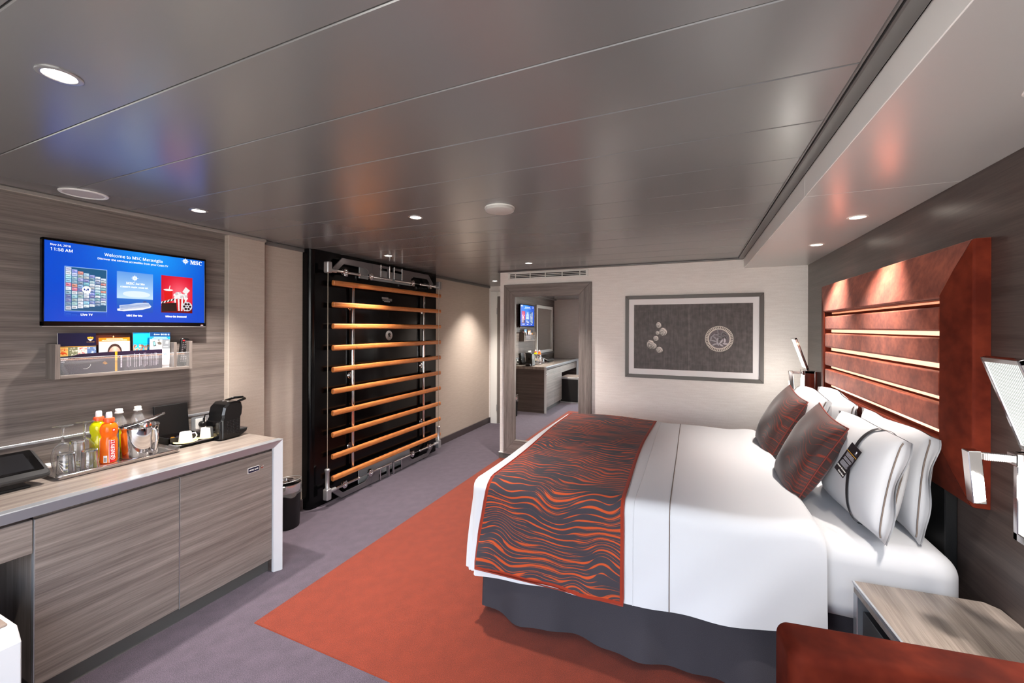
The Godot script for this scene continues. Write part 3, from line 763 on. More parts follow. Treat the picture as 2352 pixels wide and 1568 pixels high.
func sports_bottle(at: Vector3, tint: Color, label: String, turn: float, lettered: bool) -> void:
	var o := thing("drink_bottle", label, "bottle", at, turn, "sports drink bottles on the glass tray")
	var lq := mat(tint, 0.15, 0.0, 0.5)
	lq.emission_enabled = false
	lq.backlight_enabled = true; lq.backlight = tint
	part("body", MB.new().lathe([Vector2(0, 0.003), Vector2(0.028, 0.0), Vector2(0.0325, 0.006), Vector2(0.033, 0.06), Vector2(0.0325, 0.11), Vector2(0.028, 0.125), Vector2(0.0275, 0.132), Vector2(0.033, 0.148), Vector2(0.0345, 0.162), Vector2(0.033, 0.178), Vector2(0.026, 0.193), Vector2(0.017, 0.199), Vector2(0.017, 0.206), Vector2(0, 0.206)], 32), lq, o)
	part("cap", MB.new().lathe([Vector2(0, 0.224), Vector2(0.014, 0.224), Vector2(0.0195, 0.222), Vector2(0.0215, 0.217), Vector2(0.022, 0.204), Vector2(0.0175, 0.203)], 28), mat(Color(0.95, 0.33, 0.16), 0.4), o)
	part("spout", MB.new().lathe([Vector2(0, 0.252), Vector2(0.009, 0.252), Vector2(0.0115, 0.249), Vector2(0.0125, 0.236), Vector2(0.0125, 0.224)], 24), mat(Color(0.95, 0.90, 0.91), 0.4), o)
	var red := mat(Color(0.84, 0.06, 0.08), 0.35)
	var lb := bottle_label(0.0336, 0.05, 0.78, 0.004, 0.112, red, "label", o)
	bottle_label(0.0335, -0.01, 0.05, 0.004, 0.118, M.white, "label_edge", o)
	if lettered:
		var rt := Basis(Vector3.UP, 0.42) * Basis(Vector3(0, 0, 1), PI / 2)
		words("lettering", "ENERVIT", 0.0215, M.white, lb, Vector3(sin(0.42) * 0.0342, 0.074, cos(0.42) * 0.0342), rt.get_euler(), "Droid Sans", 800)
		var rg := MB.new().tube(range(20).map(func(i: int) -> Vector3: return Vector3(cos(TAU * i / 20) * 0.0085, sin(TAU * i / 20) * 0.0085, 0)), 0.0011, 6, true)
		rg.tube([Vector3(-0.004, -0.005, 0), Vector3(0.001, 0.0, 0), Vector3(0.004, 0.005, 0)], 0.0011, 6).tube([Vector3(0.001, 0.0, 0), Vector3(0.004, -0.004, 0)], 0.0011, 6)
		var em := part("emblem", rg, M.white, lb)
		em.position = Vector3(sin(0.42) * 0.0345, 0.026, cos(0.42) * 0.0345); em.rotation.y = 0.42
		var bc := bottle_label(0.0336, -0.62, -0.18, 0.006, 0.04, M.white, "barcode", o)
		for k in 7: bottle_label(0.0337, -0.56 + k * 0.05, -0.535 + k * 0.05 + 0.008 * (k % 2), 0.010, 0.030, M.dark, "stripe", bc)
		var em2 := bottle_label(0.0351, 0.35, 0.72, 0.157, 0.172, red, "badge", o)
		bottle_label(0.0353, 0.42, 0.64, 0.161, 0.168, M.white, "badge_mark", em2)

func worktop_things() -> void:
	# silvered tray with glassware
	var t := thing("glass_tray", "rectangular silver serving tray under the glasses, drink bottles and ice bucket", "tray", Vector3(-2.745, TOP, -1.118))
	part("base", MB.new().box(Vector3(-0.145, 0.001, -0.235), Vector3(0.145, 0.008, 0.235), 0.002), mat(Color(0.85, 0.83, 0.82), 0.12, 0.9), t)
	var rim := MB.new()
	for k in 3:
		var q := rrect(0.29 + k * 0.008, 0.47 + k * 0.008, 0.02, 4)
		var ps := []
		for p in q: ps.append(Vector3(p.x, 0.009 + k * 0.004, p.y))
		rim.tube(ps, 0.0035, 8, true)
	part("rim", rim, M.chrome, t)
	var TY := TOP + 0.009
	# upturned wine glasses
	var g := thing("wine_glass", "upturned balloon wine glass nearest the tablet stand", "wine glass", Vector3(-2.775, TY, -0.955), 0.0, "upturned wine glasses")
	part("bowl", MB.new().lathe([Vector2(0.031, 0.0), Vector2(0.040, 0.03), Vector2(0.0415, 0.06), Vector2(0.034, 0.095), Vector2(0.016, 0.122), Vector2(0.006, 0.128), Vector2(0.0, 0.128), Vector2(0.0, 0.126), Vector2(0.014, 0.119), Vector2(0.0325, 0.094), Vector2(0.040, 0.06), Vector2(0.0385, 0.03), Vector2(0.0297, 0.0), Vector2(0.031, 0.0)], 36), M.solid_glass, g)
	part("stem", MB.new().lathe([Vector2(0.007, 0.127), Vector2(0.0045, 0.14), Vector2(0.0042, 0.185), Vector2(0.007, 0.198), Vector2(0.0, 0.2)], 18), M.solid_glass, g)
	part("foot", MB.new().lathe([Vector2(0.0, 0.195), Vector2(0.012, 0.197), Vector2(0.034, 0.2015), Vector2(0.036, 0.203), Vector2(0.034, 0.2045), Vector2(0.0, 0.2045)], 36), M.solid_glass, g)
	var g2 := copy(g, "upturned wine glass beside the yellow drink bottle")
	g2.position = Vector3(-2.765, TY, -1.03)
	g2.scale = Vector3(0.97, 1.03, 0.97)
	var tm := thing("tumbler", "clear upturned tumbler at the front left of the silver tray", "tumbler", Vector3(-2.685, TY, -0.935), 0.0, "upturned tumblers")
	part("body", MB.new().lathe([Vector2(0.031, 0.0), Vector2(0.0325, 0.001), Vector2(0.0285, 0.086), Vector2(0.026, 0.09), Vector2(0.0, 0.09), Vector2(0.0, 0.082), Vector2(0.0262, 0.081), Vector2(0.0302, 0.001), Vector2(0.031, 0.0)], 36), M.solid_glass, tm)
	var tm2 := copy(tm, "clear upturned tumbler standing close to the orange bottle")
	tm2.position = Vector3(-2.665, TY, -1.01)
	var tm3 := copy(tm, "taller clear upturned tumbler between the two wine glasses")
	tm3.position = Vector3(-2.72, TY, -0.985); tm3.scale = Vector3(0.9, 1.5, 0.9)
	sports_bottle(Vector3(-2.695, TY, -1.094), Color(1.0, 0.55, 0.13), "orange sports drink bottle with a red label and white lettering", 1.187, true)
	sports_bottle(Vector3(-2.775, TY, -1.086), Color(0.80, 0.80, 0.02), "yellow sports drink bottle with an orange cap behind the orange bottle", 1.3, false)
	# still water
	var wb := thing("water_bottle", "clear water bottle with white cap behind the ice bucket, nearer the drinks", "bottle", Vector3(-2.842, TY, -1.195), 0.0, "clear water bottles")
	part("body", MB.new().lathe([Vector2(0.0, 0.002), Vector2(0.03, 0.0), Vector2(0.034, 0.005), Vector2(0.034, 0.14), Vector2(0.031, 0.17), Vector2(0.02, 0.197), Vector2(0.0125, 0.208), Vector2(0.0125, 0.222), Vector2(0.0, 0.222)], 32), M.crystal, wb)
	part("water", MB.new().lathe([Vector2(0.0, 0.004), Vector2(0.0325, 0.006), Vector2(0.0325, 0.14), Vector2(0.0295, 0.17), Vector2(0.0195, 0.192), Vector2(0.0, 0.192)], 28), glass(Color(0.95, 0.97, 1.0), 0.08), wb)
	part("cap", MB.new().lathe([Vector2(0, 0.238), Vector2(0.014, 0.238), Vector2(0.0155, 0.236), Vector2(0.016, 0.222), Vector2(0.019, 0.219), Vector2(0.019, 0.215), Vector2(0.0, 0.215)], 26), M.white, wb)
	var wb2 := copy(wb, "clear water bottle with white cap behind the ice bucket, beside the black box")
	wb2.position = Vector3(-2.842, TY, -1.278)
	# ice bucket and tongs
	var ib := thing("ice_bucket", "polished steel ice bucket on the silver tray", "ice bucket", Vector3(-2.705, TY, -1.222))
	part("body", MB.new().lathe([Vector2(0, 0.004), Vector2(0.076, 0.0), Vector2(0.081, 0.006), Vector2(0.083, 0.150), Vector2(0.087, 0.154), Vector2(0.085, 0.158), Vector2(0.080, 0.152), Vector2(0.078, 0.012), Vector2(0, 0.012)], 48), M.chrome, ib)
	for an in [-0.35, 2.79]:
		var hb := MB.new()
		hb.tube([Vector3(cos(an) * 0.081, 0.14, sin(an) * 0.081), Vector3(cos(an) * 0.097, 0.135, sin(an) * 0.097), Vector3(cos(an) * 0.101, 0.09, sin(an) * 0.101), Vector3(cos(an) * 0.093, 0.03, sin(an) * 0.093), Vector3(cos(an) * 0.08, 0.02, sin(an) * 0.08)], 0.007, 10)
		part("handle", hb, M.chrome, ib)
	var tg := thing("ice_tongs", "steel ice tongs lying across the rim of the ice bucket", "tongs", Vector3(-2.705, TY + 0.160, -1.222), 0.35)
	for s in [-1.0, 1.0]:
		part("arm", MB.new().tube([Vector3(0.02 * s, 0.004, 0.10), Vector3(0.016 * s, 0.006, 0.05), Vector3(0.012 * s, 0.012, -0.03), Vector3(0.009 * s, 0.022, -0.10), Vector3(0.004 * s, 0.03, -0.145)], 0.0055, 8, false, 0.5), M.chrome, tg)
	part("spring", MB.new().tube([Vector3(-0.004, 0.03, -0.143), Vector3(0.0, 0.032, -0.152), Vector3(0.004, 0.03, -0.143)], 0.0055, 8), M.chrome, tg)
	# presentation box of coffee capsules
	var cb := thing("capsule_box", "open black presentation box of coffee capsules leaning its lid on the wall", "box", Vector3(-2.82, TOP, -1.465))
	part("case", MB.new().box(Vector3(-0.055, 0.0, -0.088), Vector3(0.075, 0.008, 0.088)).box(Vector3(0.067, 0.008, -0.088), Vector3(0.075, 0.048, 0.088), 0.001).box(Vector3(-0.055, 0.008, -0.088), Vector3(-0.047, 0.048, 0.088)).box(Vector3(-0.055, 0.008, -0.088), Vector3(0.075, 0.048, -0.080)).box(Vector3(-0.055, 0.008, 0.080), Vector3(0.075, 0.048, 0.088)), M.black, cb)
	var ld := part("lid", MB.new().box(Vector3(-0.008, 0.0, -0.088), Vector3(0.006, 0.175, 0.088), 0.002), M.black, cb)
	ld.position = Vector3(-0.055, 0.046, 0); ld.rotation.z = 0.14
	var caps := [Color(0.40, 0.10, 0.45), Color(0.85, 0.30, 0.10), Color(0.65, 0.06, 0.18), Color(0.25, 0.22, 0.30), Color(0.72, 0.52, 0.20), Color(0.12, 0.12, 0.2)]
	var cn := ["purple", "orange", "crimson", "grey", "gold", "navy"]
	for k in 6:
		var c := thing("coffee_capsule", "%s coffee capsule in the open black box" % cn[k], "coffee capsule", Vector3(-2.795, TOP + 0.02, -1.535 + k * 0.028), 0.0, "coffee capsules in the black box")
		part("cup", MB.new().lathe([Vector2(0.0, 0.024), Vector2(0.008, 0.023), Vector2(0.010, 0.02), Vector2(0.0125, 0.002), Vector2(0.0125, 0.0)], 18), mat(caps[k], 0.3, 0.6), c)
		part("flange", MB.new().lathe([Vector2(0.0, -0.001), Vector2(0.0135, -0.001), Vector2(0.0138, 0.001), Vector2(0.0125, 0.0018)], 18), mat(caps[k].lightened(0.15), 0.3, 0.6), c)
	# cup tray
	var ct := thing("cup_tray", "narrow dark tray with a wavy rim holding two coffee cups", "tray", Vector3(-2.716, TOP, -1.508))
	part("tray_body", MB.new().soft(Vector3(-0.055, 0.002, -0.135), Vector3(0.055, 0.012, 0.135), 0.005, 3), M.black_gloss, ct)
	var rp := []
	for i in 40:
		var q := Vector2(cos(TAU * i / 40), sin(TAU * i / 40))
		rp.append(Vector3(q.x * 0.056 * (1.0 - 0.12 * cos(TAU * i / 20)), 0.014 + 0.004 * cos(TAU * i / 10), q.y * 0.138))
	part("rim", MB.new().tube(rp, 0.004, 8, true), M.gun, ct)
	var cream := mat(Color(0.93, 0.84, 0.62), 0.3)
	var sc := thing("saucer", "cream saucer under the coffee cup nearer the ice bucket", "saucer", Vector3(-2.714, TOP + 0.013, -1.448), 0.0, "cream saucers")
	part("dish", MB.new().lathe([Vector2(0, 0.002), Vector2(0.025, 0.0), Vector2(0.045, 0.004), Vector2(0.058, 0.009), Vector2(0.057, 0.011), Vector2(0.04, 0.006), Vector2(0.0, 0.0045)], 36), cream, sc)
	var sc2 := copy(sc, "cream saucer under the coffee cup nearer the coffee machine")
	sc2.position = Vector3(-2.714, TOP + 0.0132, -1.562)
	var cu := thing("coffee_cup", "upturned white coffee cup nearer the ice bucket", "cup", Vector3(-2.714, TOP + 0.019, -1.448), 0.0, "upturned coffee cups")
	part("body", MB.new().lathe([Vector2(0.033, 0.0), Vector2(0.0345, 0.001), Vector2(0.0325, 0.02), Vector2(0.0285, 0.055), Vector2(0.0265, 0.058), Vector2(0.0, 0.058), Vector2(0.0, 0.054), Vector2(0.026, 0.053), Vector2(0.0325, 0.001), Vector2(0.033, 0.0)], 32), M.white_gloss, cu)
	part("handle", MB.new().tube([Vector3(0.012, 0.046, -0.026), Vector3(0.016, 0.047, -0.042), Vector3(0.018, 0.03, -0.05), Vector3(0.016, 0.014, -0.044), Vector3(0.012, 0.010, -0.031)], 0.0035, 8), M.white_gloss, cu)
	var cu2 := copy(cu, "upturned white coffee cup nearer the coffee machine")
	cu2.position = Vector3(-2.714, TOP + 0.0192, -1.562)
	var sg := thing("sugar_sachet", "white paper sugar sachets lying behind the coffee cups", "sachet", Vector3(-2.765, TOP + 0.014, -1.505))
	for k in 3:
		var p := part("sachet", MB.new().soft(Vector3(-0.011, 0, -0.034), Vector3(0.011, 0.006, 0.034), 0.003, 2), M.white, sg)
		p.position = Vector3(0.008 * k - 0.01, 0.004 * k + 0.006, 0.004 * k); p.rotation = Vector3(0.15, 0.3 * k - 0.3, 0.1)
	# coffee machine, its spout turned to the passage
	var em := thing("coffee_machine", "compact glossy black capsule coffee machine at the right end of the desk top", "coffee machine", Vector3(-2.675, TOP, -1.668), 0.10 + PI)
	var blk := mat(Color(0.025, 0.025, 0.028), 0.22)
	var side := PackedVector2Array()
	for q in [[-0.085, 0.0], [0.03, 0.0], [0.034, 0.045], [0.036, 0.125], [0.044, 0.14], [0.049, 0.185], [0.04, 0.215], [0.008, 0.228], [-0.045, 0.226], [-0.075, 0.20], [-0.086, 0.155], [-0.084, 0.14], [-0.092, 0.125], [-0.092, 0.01]]: side.append(Vector2(q[0], q[1]))
	var sx := Transform3D(Basis(Vector3(0, 0, 1), Vector3(0, 1, 0), Vector3(1, 0, 0)), Vector3.ZERO)
	part("body", MB.new().prism(side, -0.064, 0.064, sx, 0.010, true), blk, em)
	part("water_tank", MB.new().prism(rrect(0.118, 0.016, 0.006, 4, Vector2(0, -0.0925)), 0.006, 0.12, Transform3D(Basis(Vector3(1, 0, 0), Vector3(0, 0, 1), Vector3(0, 1, 0)), Vector3.ZERO), 0.004, true), mat(Color(0.04, 0.04, 0.045), 0.12), em)
	var gr := MB.new()
	for i in 9:
		for j in 9:
			for s in [-1.0, 1.0]: gr.box(Vector3(s * 0.0642 - 0.001, 0.035 + j * 0.0095, -0.060 + i * 0.0095), Vector3(s * 0.0642 + 0.001, 0.039 + j * 0.0095, -0.056 + i * 0.0095))
	var gp := part("side_dots", gr, mat(Color(0.13, 0.13, 0.14), 0.4), em)
	gp.set_meta("kind", "stuff")
	part("lever", MB.new().tube([Vector3(-0.05, 0.19, -0.03), Vector3(-0.052, 0.222, 0.02), Vector3(-0.045, 0.232, 0.075), Vector3(0.0, 0.235, 0.098), Vector3(0.045, 0.232, 0.075), Vector3(0.052, 0.222, 0.02), Vector3(0.05, 0.19, -0.03)], 0.008, 10, false, 0.6), mat(Color(0.06, 0.06, 0.065), 0.2, 0.3), em)
	part("spout", MB.new().lathe([Vector2(0, 0.105), Vector2(0.012, 0.105), Vector2(0.018, 0.14), Vector2(0.0, 0.14)], 18, Transform3D(Basis(), Vector3(0, 0, 0.05))), blk, em)
	part("drip_tray", MB.new().prism(PackedVector2Array([Vector2(0.028, 0.0), Vector2(0.045, 0.003), Vector2(0.085, 0.024), Vector2(0.092, 0.045), Vector2(0.028, 0.045)]), -0.05, 0.05, sx, 0.004), mat(Color(0.06, 0.06, 0.065), 0.35), em)
	part("grid", MB.new().box(Vector3(-0.042, 0.045, 0.042), Vector3(0.042, 0.048, 0.085), 0.001), M.gun, em)
	for x in [-0.02, 0.02]: part("button", MB.new().lathe([Vector2(0, 0.003), Vector2(0.006, 0.002), Vector2(0.007, 0.0)], 14, Transform3D(Basis(), Vector3(x, 0.2265, -0.02))), M.satin, em)
	# socket and plug
	var so := thing("wall_socket", "white wall socket in a grey frame on the oak wall behind the cups", "socket", Vector3(LEFT + 0.012, 0.872, -1.645), PI / 2)
	part("frame", MB.new().prism(rrect(0.105, 0.088, 0.004), 0.0, 0.006, Transform3D(), 0.001), M.alu, so)
	part("insert", MB.new().prism(rrect(0.062, 0.066, 0.004), 0.006, 0.010, Transform3D(), 0.001), M.white, so)
	var pg := thing("power_plug", "black round power plug with its cord in the white wall socket", "plug", Vector3(LEFT + 0.022, 0.868, -1.648), PI / 2)
	part("plug_body", MB.new().lathe([Vector2(0, 0.034), Vector2(0.013, 0.034), Vector2(0.018, 0.028), Vector2(0.019, 0.0)], 22, Transform3D(Basis(Vector3(1, 0, 0), Vector3(0, 0, 1), Vector3(0, -1, 0)), Vector3.ZERO)), M.black, pg)
	part("strain_relief", MB.new().tube([Vector3(0, 0.012, 0.024), Vector3(0.002, 0.04, 0.024)], 0.0065, 10), M.black, pg)
	part("cord", MB.new().tube([Vector3(0.002, 0.038, 0.024), Vector3(0.006, 0.06, 0.028), Vector3(0.02, 0.068, 0.05), Vector3(0.034, 0.05, 0.09), Vector3(0.04, 0.0, 0.15), Vector3(0.030, -0.05, 0.19), Vector3(0.022, -0.0575, 0.215), Vector3(0.010, -0.0575, 0.20), Vector3(0.006, -0.057, 0.17)], 0.0035, 8), M.black, pg)
	# tablet telephone on its stand, and a tent card
	var tp := thing("tablet_phone", "black touch-screen telephone tilted on a stand at the left edge of the photo", "telephone", Vector3(-2.70, TOP, -0.66), PI / 2)
	part("foot", MB.new().soft(Vector3(-0.14, 0.0, -0.06), Vector3(0.14, 0.012, 0.10), 0.006, 3), M.black, tp)
	part("stand", MB.new().box(Vector3(-0.07, 0.01, -0.05), Vector3(0.07, 0.075, 0.02), 0.01), M.black, tp)
	var hd := part("display_body", MB.new().prism(rrect(0.40, 0.21, 0.022, 6), -0.016, 0.006, Transform3D(), 0.006, true), mat(Color(0.17, 0.165, 0.165), 0.4), tp)
	hd.position = Vector3(0, 0.082, 0.01); hd.rotation.x = -1.17
	part("screen_glass", MB.new().prism(rrect(0.375, 0.165, 0.006, 3, Vector2(0, 0.016)), 0.006, 0.0075, Transform3D(), 0.0005), mat(Color(0.03, 0.03, 0.035), 0.12), hd)
	part("screen_area", MB.new().prism(rrect(0.32, 0.13, 0.002, 2, Vector2(0, 0.014)), 0.0074, 0.0079, Transform3D()), mat(Color(0.10, 0.10, 0.11), 0.2), hd)
	var tc := thing("note_card", "white note card with a dark blue head behind the tablet telephone", "card", Vector3(-2.86, TOP, -0.655), PI / 2)
	var nc := part("card", MB.new().box(Vector3(-0.11, 0.0, 0.0), Vector3(0.11, 0.12, 0.0015)), M.white, tc)
	nc.rotation.x = -0.25
	part("head_band", MB.new().box(Vector3(-0.11, 0.12, 0.0), Vector3(0.11, 0.145, 0.0015)), mat(Color(0.10, 0.12, 0.36), 0.5), nc)

func ipoly(im: Image, pts: Array, c: Color) -> void:
	var p := PackedVector2Array(pts)
	var lo := p[0]
	var hi := p[0]
	for q in p:
		lo = lo.min(q); hi = hi.max(q)
	for y in range(maxi(0, int(lo.y)), mini(im.get_height(), int(hi.y) + 1)):
		for x in range(maxi(0, int(lo.x)), mini(im.get_width(), int(hi.x) + 1)):
			if Geometry2D.is_point_in_polygon(Vector2(x + 0.5, y + 0.5), p): im.set_pixel(x, y, c)

func star(r: float, depth := 0.0006, n := 8) -> MB:
	var b := MB.new()
	var p := PackedVector2Array()
	for i in n * 4:
		var k := i % 4
		var rr := r if (k == 0 and (i / 4) % 2 == 0) else (r * 0.80 if k == 0 else (r * 0.66 if k == 2 else r * 0.46))
		p.append(Vector2(cos(TAU * i / (n * 4) + PI / 2), sin(TAU * i / (n * 4) + PI / 2)) * rr)
	b.prism(p, 0.0, depth)
	return b

func screen_picture() -> Image:
	var w := 1024
	var h := 572
	var rng := RandomNumberGenerator.new()
	rng.seed = 5
	var im := Image.create(w, h, false, Image.FORMAT_RGB8)
	for y in h:
		for x in w:
			var u := float(x) / w
			var v := float(y) / h
			var k := exp(-((u - 0.62) * (u - 0.62) * 9.0 + v * v * 3.2))
			im.set_pixel(x, y, Color(0.0, 0.29, 0.82).lerp(Color(0.04, 0.58, 0.98), k))
	# card of small screens curving away
	im.fill_rect(Rect2i(100, 170, 236, 328), Color(0.60, 0.74, 0.95))
	im.fill_rect(Rect2i(105, 175, 226, 318), Color(0.13, 0.36, 0.52))
	for i in 7:
		var x0 := 107 + i * 32
		var t := i / 6.0
		var ya := 178.0 + 62.0 * pow(t, 0.9)
		var yb := 490.0 - 40.0 * t
		var rows := 11
		for j in rows:
			var y0 := ya + (yb - ya) * j / rows
			var q := rng.randf()
			var c := Color.from_hsv(rng.randf_range(0.5, 0.68), rng.randf_range(0.05, 0.38), rng.randf_range(0.72, 1.0))
			if q > 0.90: c = Color.from_hsv(rng.randf_range(0.93, 1.05), 0.4, 0.9)
			if q < 0.15: c = Color(0.92, 0.94, 0.98)
			im.fill_rect(Rect2i(x0, int(y0), 29, int((yb - ya) / rows) - 3), c)
			im.fill_rect(Rect2i(x0 + 3, int(y0 + 9), 12 + rng.randi() % 12, 7), c.darkened(0.12 + 0.25 * rng.randf()))
			im.fill_rect(Rect2i(x0 + 10, int(y0 + 3), 14, 5), c.lightened(0.5))
	disc(im, 218, 333, 25, 26, Color(1, 1, 1))
	ipoly(im, [Vector2(236, 345), Vector2(243, 362), Vector2(224, 356)], Color(1, 1, 1))
	for q in [[206, 332, 4], [216, 334, 4], [226, 331, 5]]: disc(im, q[0], q[1], q[2], q[2] + 3, Color(0.1, 0.25, 0.6))
	disc(im, 216, 330, 3, 5, Color(1, 1, 1))
	# sea card with a liner
	for y in range(170, 494):
		var v := (y - 170) / 324.0
		var c := Color(0.40, 0.63, 0.92).lerp(Color(0.78, 0.90, 1.0), clampf(v / 0.62, 0, 1)) if v < 0.66 else Color(0.16, 0.44, 0.80).lerp(Color(0.04, 0.32, 0.78), (v - 0.66) / 0.34)
		im.fill_rect(Rect2i(394, y, 236, 1), c)
	disc(im, 520, 345, 90, 26, Color(0.9, 0.96, 1.0))
	ipoly(im, [Vector2(396, 468), Vector2(398, 484), Vector2(440, 486), Vector2(560, 470), Vector2(612, 452), Vector2(620, 436), Vector2(600, 430), Vector2(420, 462)], Color(0.96, 0.97, 1.0))
	ipoly(im, [Vector2(412, 464), Vector2(410, 440), Vector2(470, 430), Vector2(520, 416), Vector2(580, 410), Vector2(600, 412), Vector2(616, 436)], Color(0.80, 0.86, 0.96))
	for k in 5: ipoly(im, [Vector2(416, 445 + k * 7), Vector2(606, 418 + k * 6), Vector2(606, 420 + k * 6), Vector2(416, 448 + k * 7)], Color(0.35, 0.48, 0.72))
	ipoly(im, [Vector2(560, 412), Vector2(566, 398), Vector2(584, 398), Vector2(588, 411)], Color(0.25, 0.35, 0.62))
	# red film card
	for y in range(168, 488):
		for x in range(688, 926):
			var k := exp(-(pow((x - 820) / 90.0, 2.0) + pow((y - 330) / 130.0, 2.0)))
			im.set_pixel(x, y, Color(0.85, 0.05, 0.16).lerp(Color(1.0, 0.42, 0.48), k) if y < 430 else Color(0.42, 0.02, 0.06))
	ipoly(im, [Vector2(706, 290), Vector2(772, 290), Vector2(764, 420), Vector2(716, 420)], Color(0.88, 0.10, 0.10))
	disc(im, 739, 290, 35, 9, Color(0.97, 0.94, 0.94))
	ipoly(im, [Vector2(742, 288), Vector2(750, 252), Vector2(755, 253), Vector2(749, 289)], Color(1, 0.95, 0.9))
	for k in 7:
		var a := 780.0 + k * 14.6
		var c0 := 794.0 + k * 10.6
		ipoly(im, [Vector2(a, 348), Vector2(a + 14.6, 348), Vector2(c0 + 10.6, 470), Vector2(c0, 470)], Color(0.95, 0.93, 0.93) if k % 2 == 0 else Color(0.82, 0.06, 0.10))
	for k in 46: disc(im, 778 + rng.randf() * 104, 318 + rng.randf() * 34 - 12.0 * sin(k), 10, 9, Color(0.98, 0.96, 0.95) if k % 3 else Color(0.84, 0.80, 0.80))
	ipoly(im, [Vector2(846, 300), Vector2(872, 254), Vector2(906, 284), Vector2(880, 318)], Color(0.95, 0.94, 0.93))
	ipoly(im, [Vector2(690, 410), Vector2(800, 398), Vector2(806, 470), Vector2(694, 480)], Color(0.13, 0.09, 0.09))
	ipoly(im, [Vector2(688, 396), Vector2(790, 358), Vector2(794, 374), Vector2(690, 412)], Color(0.95, 0.93, 0.92))
	for k in 4: ipoly(im, [Vector2(700 + k * 25, 392 - k * 9), Vector2(712 + k * 25, 388 - k * 9), Vector2(704 + k * 25, 408 - k * 9), Vector2(692 + k * 25, 412 - k * 9)], Color(0.12, 0.08, 0.08))
	disc(im, 884, 428, 40, 42, Color(0.86, 0.85, 0.87))
	for k in 6:
		disc(im, 884 + cos(k * TAU / 6) * 23, 428 + sin(k * TAU / 6) * 24, 10, 10, Color(0.16, 0.06, 0.08))
	disc(im, 884, 428, 6, 6, Color(0.16, 0.06, 0.08))
	# the selected card mirrored faintly below
	for y in range(500, 540):
		for x in range(100, 336): im.set_pixel(x, y, im.get_pixel(x, y).lerp(im.get_pixel(x, 998 - y), 0.25 * (1.0 - (y - 500) / 40.0)))
	return im

